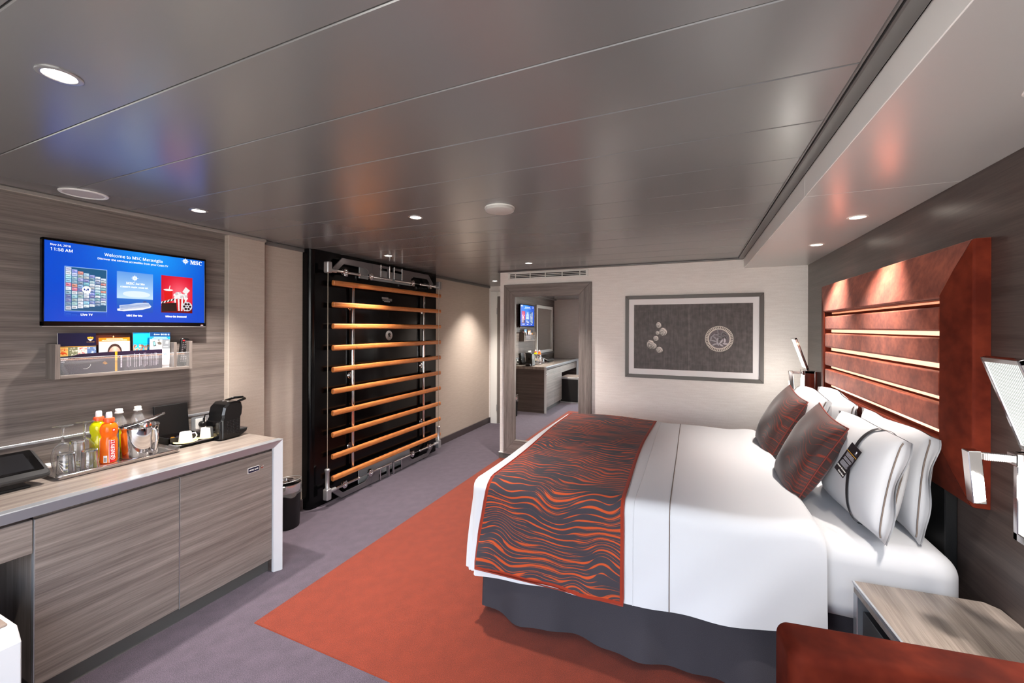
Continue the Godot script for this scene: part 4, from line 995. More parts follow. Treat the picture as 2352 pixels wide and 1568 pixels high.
func tv_and_rack() -> void:
	var zc := -1.2785
	var yc := 1.7155
	var tv := thing("television", "flat television on the oak wall showing a blue menu with three picture cards", "television", Vector3(LEFT + 0.012, yc, zc), PI / 2)
	part("back_shell", MB.new().soft(Vector3(-0.355, -0.20, 0.018), Vector3(0.355, 0.205, 0.048), 0.014, 3), M.black, tv)
	part("wall_bracket", MB.new().box(Vector3(-0.1, -0.1, 0.0), Vector3(0.1, 0.1, 0.02)), M.gun, tv)
	var bz := MB.new()
	bz.box(Vector3(-0.3655, 0.201, 0.034), Vector3(0.3655, 0.213, 0.060), 0.003); bz.box(Vector3(-0.3655, -0.2165, 0.034), Vector3(0.3655, -0.193, 0.060), 0.003)
	bz.box(Vector3(-0.3655, -0.2165, 0.034), Vector3(-0.3565, 0.213, 0.060), 0.003); bz.box(Vector3(0.3565, -0.2165, 0.034), Vector3(0.3655, 0.213, 0.060), 0.003)
	part("bezel", bz, M.black_gloss, tv)
	part("chin_strip", MB.new().box(Vector3(-0.365, -0.2205, 0.036), Vector3(0.365, -0.2165, 0.061), 0.001).box(Vector3(-0.02, -0.219, 0.055), Vector3(0.022, -0.2165, 0.063), 0.001), M.satin, tv)
	part("standby_light", MB.new().box(Vector3(0.335, -0.211, 0.0598), Vector3(0.348, -0.207, 0.0606)), glow(Color(1, 0.05, 0.08), 1.5), tv)
	var sm := mat(Color(0.01, 0.01, 0.012), 0.2)
	sm.emission_enabled = true
	sm.emission_texture = ImageTexture.create_from_image(screen_picture())
	sm.emission_operator = BaseMaterial3D.EMISSION_OP_MULTIPLY
	sm.emission = Color.WHITE; sm.emission_energy_multiplier = 0.6
	sm.texture_repeat = false
	var sc := part("screen", MB.new().card(Vector3(-0.3565, 0.201, 0.0575), Vector3(0.3565, 0.201, 0.0575), Vector3(0.3565, -0.193, 0.0575), Vector3(-0.3565, -0.193, 0.0575), Vector3(0, 0, 1)), sm, tv)
	var wt := glow(Color.WHITE, 0.6)
	var tz := 0.0577
	var put := func(s: String, y: float, z: float, size: float, bold := 400, al := HORIZONTAL_ALIGNMENT_CENTER, fnt := "Droid Sans") -> void:
		words("lettering", s, size, wt, sc, Vector3(-(z - zc), y - yc, tz), Vector3.ZERO, fnt, bold, al)
	put.call("Nov 24, 2018", 1.8985, -0.941, 0.0125, 500, HORIZONTAL_ALIGNMENT_LEFT)
	put.call("11:58 AM", 1.876, -0.941, 0.0195, 500, HORIZONTAL_ALIGNMENT_LEFT)
	put.call("Welcome to MSC Meraviglia", 1.880, -1.2765, 0.0212, 500)
	put.call("Discover the services accessible from your Cabin TV", 1.856, -1.2755, 0.0138, 500)
	put.call("MSC", 1.897, -1.587, 0.031, 700, HORIZONTAL_ALIGNMENT_CENTER, "Droid Serif")
	put.call("Live TV", 1.558, -1.074, 0.0138, 600)
	put.call("MSC for Me", 1.558, -1.274, 0.0132, 600)
	put.call("Video On Demand", 1.558, -1.478, 0.0130, 600)
	put.call("MSC", 1.737, -1.255, 0.0175, 700, HORIZONTAL_ALIGNMENT_CENTER, "Droid Serif")
	put.call("for Me", 1.737, -1.30, 0.0135, 400, HORIZONTAL_ALIGNMENT_CENTER, "Droid Serif")
	put.call("CONNECT. ENJOY. SHARE ME.", 1.716, -1.275, 0.0098, 400)
	for q in [[1.9, -1.527, 0.021], [1.768, -1.275, 0.018]]:
		var st := part("compass_star", star(q[2]), wt, sc)
		st.position = Vector3(-(q[1] - zc), q[0] - yc, tz)
		var rg := part("star_centre", MB.new().lathe([Vector2(0, 0.0004), Vector2(q[2] * 0.36, 0.0003), Vector2(q[2] * 0.36, 0.0)], 20, Transform3D(Basis(Vector3(1, 0, 0), Vector3(0, 0, 1), Vector3(0, -1, 0)), Vector3.ZERO)), glow(Color(0.04, 0.5, 0.95), 0.6), sc)
		rg.position = st.position + Vector3(0, 0, 0.0007)
	var tl := AreaLight3D.new()
	tl.name = "screen_light"; tl.area_size = Vector2(0.7, 0.39); tl.light_energy = 0.008; tl.light_color = Color(0.25, 0.5, 1.0); tl.shadow_enabled = true; tl.area_range = 6.0
	add_child(tl)
	tl.position = Vector3(LEFT + 0.012 + 0.064, yc, zc); tl.rotation.y = -PI / 2
	# magazine rack
	var rc := -1.2455
	var ry := 1.32
	var r := thing("magazine_rack", "narrow oak wall rack with clear front below the television", "wall rack", Vector3(LEFT + 0.012, ry, rc), PI / 2)
	part("end_panel", MB.new().box(Vector3(-0.3005, -0.081, 0), Vector3(-0.281, 0.089, 0.098), 0.001), M.oak_up, r)
	part("end_panel", MB.new().box(Vector3(0.283, -0.081, 0), Vector3(0.3005, 0.089, 0.098), 0.001), M.oak_up, r)
	part("divider", MB.new().box(Vector3(0.202, -0.064, 0), Vector3(0.218, 0.084, 0.094), 0.001), M.oak_up, r)
	part("base_board", MB.new().box(Vector3(-0.281, -0.081, 0), Vector3(0.283, -0.064, 0.098), 0.001), M.oak, r)
	part("clear_front", MB.new().box(Vector3(-0.281, -0.064, 0.093), Vector3(0.202, 0.021, 0.0965)).box(Vector3(0.218, -0.064, 0.093), Vector3(0.283, 0.021, 0.0965)), glass(Color(1, 1, 1), 0.05), r)
	part("front_edge", MB.new().box(Vector3(-0.281, 0.0206, 0.0928), Vector3(0.202, 0.0218, 0.0967)).box(Vector3(0.218, 0.0206, 0.0928), Vector3(0.283, 0.0218, 0.0967)), mat(Color(0.92, 0.93, 0.93, 0.6), 0.3), r)
	rack_contents(rc, ry)

func leaf(called: String, label: String, cat: String, z0: float, z1: float, y0: float, y1: float, out: float, thick: float, im: Image, lean := 0.0, roll := 0.0) -> Node3D:
	var o := thing(called, label, cat, Vector3(LEFT + 0.012 + out, y0, (z0 + z1) / 2), PI / 2)
	var w := absf(z1 - z0) / 2
	var h := y1 - y0
	var p := part("pages", MB.new().box(Vector3(-w, 0, -thick), Vector3(w, h, 0), 0.0003), M.white, o)
	var c := part("cover", MB.new().card(Vector3(-w, h, 0.0003), Vector3(w, h, 0.0003), Vector3(w, 0, 0.0003), Vector3(-w, 0, 0.0003), Vector3(0, 0, 1)), printed(im, 0.35), o)
	o.rotation = Vector3(0, PI / 2, 0)
	o.basis = o.basis * Basis(Vector3.RIGHT, -lean) * Basis(Vector3(0, 0, 1), roll)
	return o

func scribble(im: Image, x: int, y: int, w: int, h: int, c: Color, rng: RandomNumberGenerator) -> void:   # a line of print too small to read
	var p := x
	while p < x + w:
		var q := 2 + rng.randi() % 5
		im.fill_rect(Rect2i(p, y, mini(q, x + w - p), h), c)
		p += q + 1 + rng.randi() % 2

func rack_contents(rc: float, ry: float) -> void:
	var rng := RandomNumberGenerator.new()
	rng.seed = 9
	var gold := Color(0.80, 0.60, 0.22)
	# navy brochure
	var a := Image.create(256, 360, false, Image.FORMAT_RGB8)
	a.fill(Color(0.035, 0.05, 0.19))
	for q in [[-14, 0], [0, -3], [14, 0]]: disc(a, 216 + q[0], 44 + q[1], 8, 9, Color(0.93, 0.62, 0.15))
	ipoly(a, [Vector2(198, 56), Vector2(234, 56), Vector2(216, 76)], Color(0.95, 0.90, 0.82))
	scribble(a, 190, 80, 54, 3, gold, rng)
	a.fill_rect(Rect2i(0, 118, 256, 6), gold)
	var strip := [Color(0.87, 0.72, 0.40), Color(0.45, 0.46, 0.34), Color(0.90, 0.83, 0.78), Color(0.35, 0.45, 0.62)]
	for k in 4:
		a.fill_rect(Rect2i(k * 64, 126, 64, 78), strip[k])
		for i in 26:
			var c: Color = [Color(0.80, 0.22, 0.08), Color(0.95, 0.92, 0.88), Color(0.85, 0.20, 0.22), Color(0.85, 0.9, 0.97)][k]
			disc(a, k * 64 + 6 + rng.randf() * 52, 132 + rng.randf() * 66, 3 + rng.randf() * 5, 3 + rng.randf() * 4, c.lerp(strip[k], rng.randf()))
	disc(a, 32, 176, 20, 9, Color(0.84, 0.30, 0.08))
	for k in 3: scribble(a, 18, 222 + k * 14, 64 - k * 8, 5, Color(0.9, 0.9, 0.95), rng)
	leaf("brochure", "navy brochure with a gold emblem and food photos, leftmost in the rack", "brochure", -0.972, -1.115, ry - 0.062, 1.463, 0.055, 0.006, a, 0.04)
	# brown folder
	var b := Image.create(256, 360, false, Image.FORMAT_RGB8)
	for y in 360:
		for x in 256: b.set_pixel(x, y, Color(0.13, 0.05, 0.03).lerp(Color(0.30, 0.13, 0.09), 0.5 + 0.5 * sin(x * 0.017 + y * 0.02)))
	ipoly(b, [Vector2(128, 24), Vector2(134, 36), Vector2(128, 50), Vector2(122, 36)], gold.lightened(0.5))
	scribble(b, 112, 60, 34, 3, gold, rng)
	leaf("folder", "dark brown folder standing behind the leaflet with a face", "folder", -1.118, -1.266, ry - 0.062, 1.462, 0.040, 0.004, b, 0.03)
	# leaflet with a face
	var f := Image.create(256, 340, false, Image.FORMAT_RGB8)
	f.fill(Color(0.86, 0.83, 0.83))
	f.fill_rect(Rect2i(0, 0, 256, 38), Color(0.80, 0.45, 0.04))
	scribble(f, 60, 9, 136, 8, Color(1, 0.95, 0.85), rng); scribble(f, 24, 22, 208, 8, Color(1, 0.95, 0.85), rng)
	disc(f, 128, 150, 60, 88, Color(0.22, 0.15, 0.13))
	disc(f, 128, 168, 51, 80, Color(0.78, 0.58, 0.52), func(dx: float, dy: float) -> Color: return Color(0.86, 0.68, 0.62).lerp(Color(0.62, 0.42, 0.38), clampf(absf(dx) * 0.9 + 0.1 * dy, 0, 1)))
	for s in [-1, 1]:
		ipoly(f, [Vector2(128 + s * 10, 152), Vector2(128 + s * 38, 146), Vector2(128 + s * 40, 151), Vector2(128 + s * 10, 156)], Color(0.42, 0.27, 0.23))
		disc(f, 128 + s * 24, 170, 12, 5, Color(0.55, 0.36, 0.33))
	scribble(f, 4, 74, 40, 3, Color(0.5, 0.5, 0.5), rng); scribble(f, 196, 90, 34, 3, Color(0.5, 0.5, 0.5), rng)
	leaf("leaflet", "leaflet with an orange heading and a woman's face in the middle of the rack", "leaflet", -1.122, -1.253, ry - 0.062, 1.437, 0.062, 0.002, f, 0.02)
	# cyan brochure
	var c := Image.create(160, 360, false, Image.FORMAT_RGB8)
	c.fill(Color(0.05, 0.62, 0.86))
	c.fill_rect(Rect2i(0, 112, 160, 3), Color(0.02, 0.40, 0.70))
	for i in 60: disc(c, rng.randf() * 160, 124 + rng.randf() * 60, 8, 9, Color.from_hsv(rng.randf_range(0.0, 0.12), rng.randf_range(0.2, 0.6), rng.randf_range(0.4, 0.95)))
	leaf("brochure", "bright cyan brochure standing behind the photo leaflet in the rack", "brochure", -1.276, -1.366, ry - 0.062, 1.464, 0.045, 0.004, c, 0.03)
	# photo leaflet
	var d := Image.create(200, 420, false, Image.FORMAT_RGB8)
	d.fill(Color(0.90, 0.90, 0.92))
	d.fill_rect(Rect2i(0, 0, 200, 50), Color(0.02, 0.22, 0.42))
	disc(d, 44, 26, 7, 8, Color(0.85, 0.92, 1.0))
	scribble(d, 56, 22, 36, 9, Color(0.85, 0.92, 1.0), rng)
	for k in 5:
		if k % 2 == 0: disc(d, 112 + k * 18, 26, 7, 9, Color(0.85, 0.92, 1.0))
		else: scribble(d, 106 + k * 18, 18, 10, 17, Color(0.7, 0.82, 0.95), rng)
	disc(d, 148, 26, 3, 4, Color(0.02, 0.22, 0.42))
	d.fill_rect(Rect2i(0, 50, 200, 34), Color(0.05, 0.50, 0.78))
	scribble(d, 36, 56, 130, 8, Color(0.9, 0.97, 1), rng); scribble(d, 24, 70, 150, 6, Color(0.9, 0.97, 1), rng)
	d.fill_rect(Rect2i(0, 84, 122, 112), Color(0.70, 0.68, 0.68)); d.fill_rect(Rect2i(122, 84, 78, 112), Color(0.46, 0.48, 0.50))
	ipoly(d, [Vector2(26, 112), Vector2(48, 106), Vector2(62, 160), Vector2(38, 168)], Color(0.12, 0.16, 0.18)); ipoly(d, [Vector2(30, 116), Vector2(46, 112), Vector2(56, 152), Vector2(40, 158)], Color(0.45, 0.75, 0.80))
	ipoly(d, [Vector2(70, 124), Vector2(92, 108), Vector2(116, 128), Vector2(112, 150), Vector2(84, 146)], Color(0.35, 0.33, 0.30)); disc(d, 86, 92, 11, 5, Color(0.05, 0.05, 0.05))
	ipoly(d, [Vector2(158, 104), Vector2(186, 104), Vector2(182, 136), Vector2(154, 136)], Color(0.7, 0.72, 0.74)); scribble(d, 134, 168, 50, 10, Color(0.8, 0.82, 0.84), rng)
	scribble(d, 128, 226, 40, 5, Color(0.4, 0.4, 0.45), rng); d.fill_rect(Rect2i(132, 258, 52, 14), Color(0.18, 0.50, 0.80)); scribble(d, 124, 318, 60, 4, Color(0.4, 0.4, 0.45), rng)
	leaf("leaflet", "slim photo leaflet with a dark blue heading at the right of the rack", "leaflet", -1.340, -1.440, ry - 0.062, 1.464, 0.064, 0.002, d, 0.02, -0.03)
	# door hanger lying on its side in front
	var hg := thing("door_hanger", "dark purple door hanger with a gold bar lying sideways in the rack", "door hanger", Vector3(LEFT + 0.012 + 0.080, ry - 0.063, rc), PI / 2)
	var px := PackedVector2Array()
	for i in 13:
		var t := PI / 2 + PI / 2 * i / 12
		px.append(Vector2(-0.195 + 0.075 * cos(t), 0.026 + 0.075 * sin(t)))
	px.append(Vector2(-0.262, 0.0)); px.append(Vector2(0.150, 0.0)); px.append(Vector2(0.150, 0.109)); px.append(Vector2(-0.1, 0.105))
	var plum := mat(Color(0.115, 0.07, 0.17), 0.35)
	var sheet := part("sheet", MB.new().prism(px, 0.0, 0.0012), plum, hg)
	part("gold_bar", MB.new().box(Vector3(-0.066, 0.0, 0.0012), Vector3(-0.056, 0.106, 0.0016)), mat(Color(0.78, 0.58, 0.10), 0.35), sheet)
	part("hole_edge", MB.new().tube(range(15).map(func(i: int) -> Vector3: return Vector3(-0.185 + 0.021 * cos(-1.9 + i * 0.14), 0.045 + 0.021 * sin(-1.9 + i * 0.14), 0.0014)), 0.0007, 5), M.white, sheet)
	var tx := Image.create(256, 128, false, Image.FORMAT_RGB8)
	tx.fill(Color(0.115, 0.07, 0.17))
	for k in [[4, 24, 9], [44, 22, 3], [54, 28, 3], [64, 40, 3], [90, 12, 3], [100, 24, 3], [122, 14, 3], [132, 40, 3], [152, 12, 3], [162, 12, 3], [172, 44, 3], [192, 26, 3], [202, 18, 3], [212, 30, 3], [226, 14, 3], [236, 18, 3], [246, 40, 3]]:
		var y: int = k[1]
		while y < 118 - k[1] / 3:
			var q := 2 + rng.randi() % 5
			tx.fill_rect(Rect2i(k[0], y, k[2], q), Color(0.86, 0.82, 0.88))
			y += q + 1 + rng.randi() % 2
	part("print", MB.new().card(Vector3(-0.045, 0.100, 0.0015), Vector3(0.135, 0.103, 0.0015), Vector3(0.135, 0.006, 0.0015), Vector3(-0.045, 0.006, 0.0015), Vector3(0, 0, 1)), printed(tx, 0.35), sheet)
	part("emblem", MB.new().prism(PackedVector2Array([Vector2(-0.118, 0.048), Vector2(-0.108, 0.058), Vector2(-0.100, 0.050), Vector2(-0.096, 0.044), Vector2(-0.106, 0.040)]), 0.0012, 0.0016), mat(Color(0.72, 0.48, 0.14), 0.4), sheet)
	# remote control
	var rm := thing("remote_control", "black television remote control standing in the right pocket of the rack", "remote control", Vector3(LEFT + 0.012 + 0.068, ry - 0.060, -1.507), PI / 2)
	var body := part("body", MB.new().prism(rrect(0.046, 0.168, 0.012, 5, Vector2(0, 0.084)), -0.018, 0.0, Transform3D(), 0.004, true), mat(Color(0.05, 0.045, 0.05), 0.35), rm)
	body.rotation.z = -0.12
	var keys := MB.new()
	for j in 13:
		for i in 3:
			if j == 0 and i == 0 or (j > 4 and j < 7 and i == 1): continue
			keys.box(Vector3(-0.016 + i * 0.012, 0.147 - j * 0.0105, 0.0), Vector3(-0.008 + i * 0.012, 0.152 - j * 0.0105, 0.0014), 0.0005)
	var kb := part("buttons", keys, mat(Color(0.42, 0.40, 0.41), 0.5), body)
	kb.set_meta("kind", "stuff")
	part("power_button", MB.new().box(Vector3(-0.017, 0.148, 0.0), Vector3(-0.006, 0.156, 0.0018), 0.0008), mat(Color(0.85, 0.10, 0.13), 0.4), body)

const BED_H := 0.735
# cloth laid over the bed: (s, t) are places on the flat cloth, in room x and z
func drape(s: float, t: float, lift := 0.0) -> Vector3:
	var x0 := -0.99
	var zn := -1.925
	var zf := -3.555
	var r := 0.062
	var q := Vector2(clampf(s, x0, 10.0), clampf(t, zf, zn))
	var o := Vector2(s, t) - q
	var l := maxf(absf(o.x), absf(o.y))
	var d := o.normalized()
	var top := BED_H + 0.010 * sin(s * 3.1 + 0.6) * sin(t * 2.3) + 0.004 * sin(s * 9.0 + t * 5.0) + 0.018 * exp(-pow((s - 0.38) / 0.09, 2.0)) + lift
	var p := Vector3(q.x, top, q.y)
	if l > 0.0:
		var a := minf(l / r, PI / 2)
		var hang := maxf(0.0, l - r * PI / 2)
		var rr := r + lift
		var along := s * 1.0 + t * 0.8
		var wave := (0.010 * sin(along * 11.0) + 0.006 * sin(along * 23.0 + 1.0)) * clampf(hang / 0.3, 0, 1)
		var out := rr * sin(a) + hang * 0.06 + wave
		p += Vector3(d.x * out, -rr * (1.0 - cos(a)) - hang, d.y * out)
	if s > 0.43: p.y -= 2.6 * pow(s - 0.43, 1.2)
	return p

func strands(w: int, h: int, n: float, ground: Color, strand: Color, sd: int, amp: float, soft_part := 2.0, border := 8) -> Image:
	var a := FastNoiseLite.new()
	a.seed = sd; a.frequency = 1.0; a.fractal_octaves = 2
	var b := FastNoiseLite.new()
	b.seed = sd + 1; b.frequency = 1.0; b.fractal_octaves = 2
	var im := Image.create(w, h, false, Image.FORMAT_RGB8)
	var asp := float(h) / w
	for y in h:
		for x in w:
			var u := float(x) / w
			var v := float(y) / w
			var f := v * n + amp * a.get_noise_2d(u * 1.9, v * 1.3) + 0.09 * amp * b.get_noise_2d(u * 4.0 + 9.0, v * 2.5)
			var th := 0.05 + (0.36 if border > 0 else 0.25) * clampf(0.5 + 1.1 * b.get_noise_2d(u * 1.9 + 40.0, v * 11.0), 0, 1)
			var k := absf(fposmod(f, 1.0) - 0.5) * 2.0
			var s := clampf((k - (1.0 - th)) * 12.0, 0, 1)
			var k2 := absf(fposmod(f * 2.0 + 0.35 + 0.7 * a.get_noise_2d(u * 2.2 + 5.0, v * 3.0), 1.0) - 0.5) * 2.0
			s = maxf(s, clampf((k2 - 0.80) * 7.0, 0, 1) * clampf(b.get_noise_2d(u * 1.5, v * 3.0 + 70.0) * 6.0 + 0.9, 0, 1))
			if border == 0: s *= 0.12 + 0.88 * smoothstep(0.50, 0.78, u + 0.12 * a.get_noise_2d(u * 2.0, v * 3.0 + 20.0))
			if border > 0 and (x < border or x >= w - border or y < border or y >= h - border): im.set_pixel(x, y, Color(0.54, 0.19, 0.125))
			else: im.set_pixel(x, y, ground.lerp(strand, s))
	return im

func bed() -> void:
	var b := thing("bed", "wide bed with a white fitted mattress and charcoal pleated skirt on the rust carpet", "bed", Vector3.ZERO)
	part("base", MB.new().box(Vector3(-0.96, 0.06, -3.54), Vector3(0.84, 0.41, -1.955), 0.01), M.black, b)
	part("mattress", MB.new().soft(Vector3(-1.04, 0.405, -3.585), Vector3(0.855, 0.705, -1.895), 0.075, 6, Transform3D(), Vector3(0.0, 0.012, 0.008)), M.linen, b)
	var leg := MB.new()
	for x in [-0.85, 0.75]:
		for z in [-3.45, -2.04]: part("leg", MB.new().lathe([Vector2(0, 0.004), Vector2(0.025, 0.004), Vector2(0.03, 0.07), Vector2(0, 0.07)], 16, Transform3D(Basis(), Vector3(x, 0, z))), M.black, b)
	var corners := [Vector2(0.80, -1.95), Vector2(-1.0, -1.95), Vector2(-1.0, -3.55), Vector2(0.80, -3.55)]
	var lens := [1.80, 1.625, 1.80]
	var skirt := MB.new().grid(func(u: float, v: float) -> Vector3:
		var s: float = u * (lens[0] + lens[1] + lens[2])
		var k := 0
		while k < 2 and s > lens[k]:
			s -= lens[k]; k += 1
		var p: Vector2 = corners[k].lerp(corners[k + 1], s / lens[k])
		var o: Vector2 = [Vector2(0, 1), Vector2(-1, 0), Vector2(0, -1)][k]
		var along: float = s if k == 0 else s + 7.0 * k
		var e := minf(s, lens[k] - s)
		var c := Vector2(-1.0 if (k == 0 and s > 0.9) or (k == 1 and s < 0.8) else 0.0, 1.0 if (k == 0 and s > 0.9) or (k == 1 and s < 0.8) else 0.0)
		if e < 0.06 and c != Vector2.ZERO: o = o.lerp(c.normalized(), 0.7 * (1.0 - e / 0.06))
		var wv := 0.022 * sin(along * 13.0 + 0.8) + 0.018 * pow(absf(sin(along * 6.5 + 1.0)), 3.0) + 0.008 * sin(along * 31.0 + 2.0)
		var out := 0.012 + v * (0.030 + wv)
		return Vector3(p.x + o.x * out, 0.41 - v * (0.372 + 0.010 * sin(along * 15.0 + 2.0)), p.y + o.y * out), 460, 10, func(p: Vector3) -> Vector3: return p - Vector3(-0.1, p.y, -2.75))
	part("skirt", skirt, M.skirt, b)
	# duvet
	var hem := func(s: float) -> float: return lerpf(0.515, 0.425, clampf((s + 1.0) / 1.45, 0, 1))
	var d := thing("duvet", "white duvet spread over the bed and hanging down its side", "duvet", Vector3.ZERO)
	part("cover", MB.new().grid(func(u: float, v: float) -> Vector3:
		var s := lerpf(-0.99 - 0.50, 0.455, u)
		var l: float = hem.call(maxf(s, -1.0))
		return drape(s, lerpf(-1.925 + l, -3.555 - l, v)), 120, 150, func(p: Vector3) -> Vector3: return p - Vector3(-0.2, 0.2, -2.74)), M.linen, d)
	for q in [[-0.088, 0.0022], [-0.235, 0.0016]]:
		var l: float = hem.call(q[0])
		var path := []
		for i in 91:
			var p := drape(q[0], lerpf(-1.925 + l, -3.555 - l, i / 90.0), 0.001)
			path.append(p)
		part("seam", MB.new().tube(path, q[1], 6), M.stitch if q[1] > 0.002 else M.linen, d)
	# bed runner
	var rm := mat(Color.WHITE, 0.8, 0.0, 0.2)
	var pat := strands(560, 1800, 24.0, Color(0.235, 0.215, 0.232), Color(0.69, 0.285, 0.15), 5, 2.8, 2.0, 11)
	rm.albedo_texture = ImageTexture.create_from_image(pat)
	rm.rim_enabled = true; rm.rim = 0.15
	rm.texture_repeat = false
	var rn := thing("bed_runner", "charcoal runner with wavy orange strands lying across the foot of the bed", "bed runner", Vector3.ZERO)
	part("cloth", MB.new().grid(func(u: float, v: float) -> Vector3:
		var t := lerpf(-1.925 + 0.478, -3.555 - 0.478, v)
		return drape(lerpf(runner_left(t), -0.285 + 0.012 * sin(t * 3.0), u), t, 0.007), 60, 160, func(p: Vector3) -> Vector3: return p - Vector3(-0.6, 0.2, -2.74)), rm, rn)
	var edge := []
	for k in 2:
		for i in 81: edge.append(drape(runner_left(lerpf(-1.925 + 0.478, -3.555 - 0.478, i / 80.0)) if k == 0 else -0.285 + 0.012 * sin(lerpf(-1.925 + 0.478, -3.555 - 0.478, 1.0 - i / 80.0) * 3.0), lerpf(-1.925 + 0.478, -3.555 - 0.478, i / 80.0 if k == 0 else 1.0 - i / 80.0), 0.006))
	part("piping", MB.new().tube(edge, 0.004, 6, true), mat(Color(0.50, 0.17, 0.11), 0.8), rn)
	pillows()

func pillow_at(u: float, v: float, side: float, hw: float, hh: float, t: float, sd: float) -> Vector3:
	var ui := clampf(absf(u) / 0.90, 0.0, 1.0)
	var th := t * pow(maxf(0.0, 1.0 - pow(ui, 3.0)), 0.55) * pow(maxf(0.0, 1.0 - pow(absf(v), 3.2)), 0.55) + 0.003
	var sag := 0.010 * sin(u * 4.0 + sd) * sin(v * 3.0 + sd * 2.0) * (1.0 - absf(u))
	var fl := 0.007 * sin(v * 5.0 + sd * 3.0) * smoothstep(0.86, 1.0, absf(u)) + 0.006 * sin(u * 6.0 + sd) * smoothstep(0.85, 1.0, absf(v))
	return Vector3(u * hw * (1.0 - 0.05 * (1.0 - v * v) * smoothstep(0.6, 1.0, absf(u))), v * hh * (1.0 - 0.07 * u * u * (1.0 if v > 0 else 0.4)) - 0.012 * (1.0 + v) * (0.5 + 0.5 * sin(u * 2.0 + sd)), side * th + sag + fl)

func make_pillow(label: String, at: Vector3, lean: float, sd: float, hw := 0.375, hh := 0.205, t := 0.085, roll := 0.0) -> Node3D:
	var o := thing("pillow", label, "pillow", at, 0.0, "white bed pillows")
	o.basis = Basis(Vector3.UP, -PI / 2) * Basis(Vector3.RIGHT, -lean) * Basis(Vector3(0, 0, 1), roll)
	var b := MB.new()
	for s in [1.0, -1.0]:
		b.grid(func(u: float, v: float) -> Vector3: return pillow_at(u * 2 - 1, v * 2 - 1, s, hw, hh, t, sd), 40, 24, func(p: Vector3) -> Vector3: return Vector3(p.x * 0.3, p.y * 0.3, s))
	part("case", b, M.linen, o)
	var ln := MB.new()
	for s in [1.0, -1.0]:
		for e in [0.89, -0.89]:
			ln.tube(range(25).map(func(i: int) -> Vector3: return pillow_at(e, -0.94 + 1.88 * i / 24.0, s, hw, hh, t, sd) + Vector3(0, 0, 0.0006 * s)), 0.0024, 6)
	part("piping", ln, M.stitch, o)
	return o

func make_strap(o: Node3D, label: String, u0: float, sd: float, hw := 0.375, hh := 0.205, t := 0.085, tagged := false) -> void:
	var st := thing("pillow_strap", label, "strap", Vector3.ZERO)
	st.transform = o.transform
	var u1 := u0 + 0.06
	var band := MB.new().grid(func(u: float, v: float) -> Vector3:
		var a := TAU * v
		var vv := sin(a)
		var s := 1.0 if cos(a) >= 0.0 else -1.0
		var p := pillow_at(lerpf(u0, u1, u), clampf(vv * 1.0, -0.985, 0.985), s, hw, hh, t, sd)
		return p + Vector3(0, 0.004 * vv, 0.0035 * s), 2, 72, func(p: Vector3) -> Vector3: return Vector3(0, p.y, p.z * 3.0))
	part("band", band, mat(Color(0.085, 0.085, 0.11), 0.6), st)
	if not tagged: return
	var rng := RandomNumberGenerator.new()
	rng.seed = 4
	var im := Image.create(128, 256, false, Image.FORMAT_RGB8)
	im.fill(Color(0.055, 0.045, 0.085))
	im.fill_rect(Rect2i(0, 66, 128, 5), Color(0.80, 0.58, 0.14))
	ipoly(im, [Vector2(88, 26), Vector2(96, 22), Vector2(102, 30), Vector2(99, 46), Vector2(92, 46)], Color(0.93, 0.93, 0.95))
	scribble(im, 80, 50, 30, 3, Color(0.6, 0.6, 0.65), rng)
	for k in 14:
		if k == 4 or k == 8: continue
		scribble(im, 14 + rng.randi() % 10, 80 + k * 8, 84 + rng.randi() % 16, 4, Color(0.80, 0.80, 0.84), rng)
	var tg := part("swing_tag", MB.new().box(Vector3(-0.029, -0.058, -0.0008), Vector3(0.029, 0.058, 0.0008)), mat(Color(0.055, 0.045, 0.085), 0.4), st)
	tg.set_meta("label", "dark swing tag printed with small white text")
	tg.position = Vector3(0.178, 0.03, 0.100)
	tg.rotation = Vector3(-0.10, 0.30, -0.36)
	tg.scale = Vector3.ONE * 1.14
	part("print", MB.new().card(Vector3(-0.029, 0.058, 0.001), Vector3(0.029, 0.058, 0.001), Vector3(0.029, -0.058, 0.001), Vector3(-0.029, -0.058, 0.001), Vector3(0, 0, 1)), printed(im, 0.4), tg)
	words("lettering", "Sweet dreams", 0.0075, M.white, tg, Vector3(0, -0.0365, 0.0012), Vector3.ZERO, "Droid Serif", 700)
	words("lettering", "Dorelan", 0.0085, M.white, tg, Vector3(0.010, -0.0505, 0.0012), Vector3.ZERO, "Droid Serif", 700)

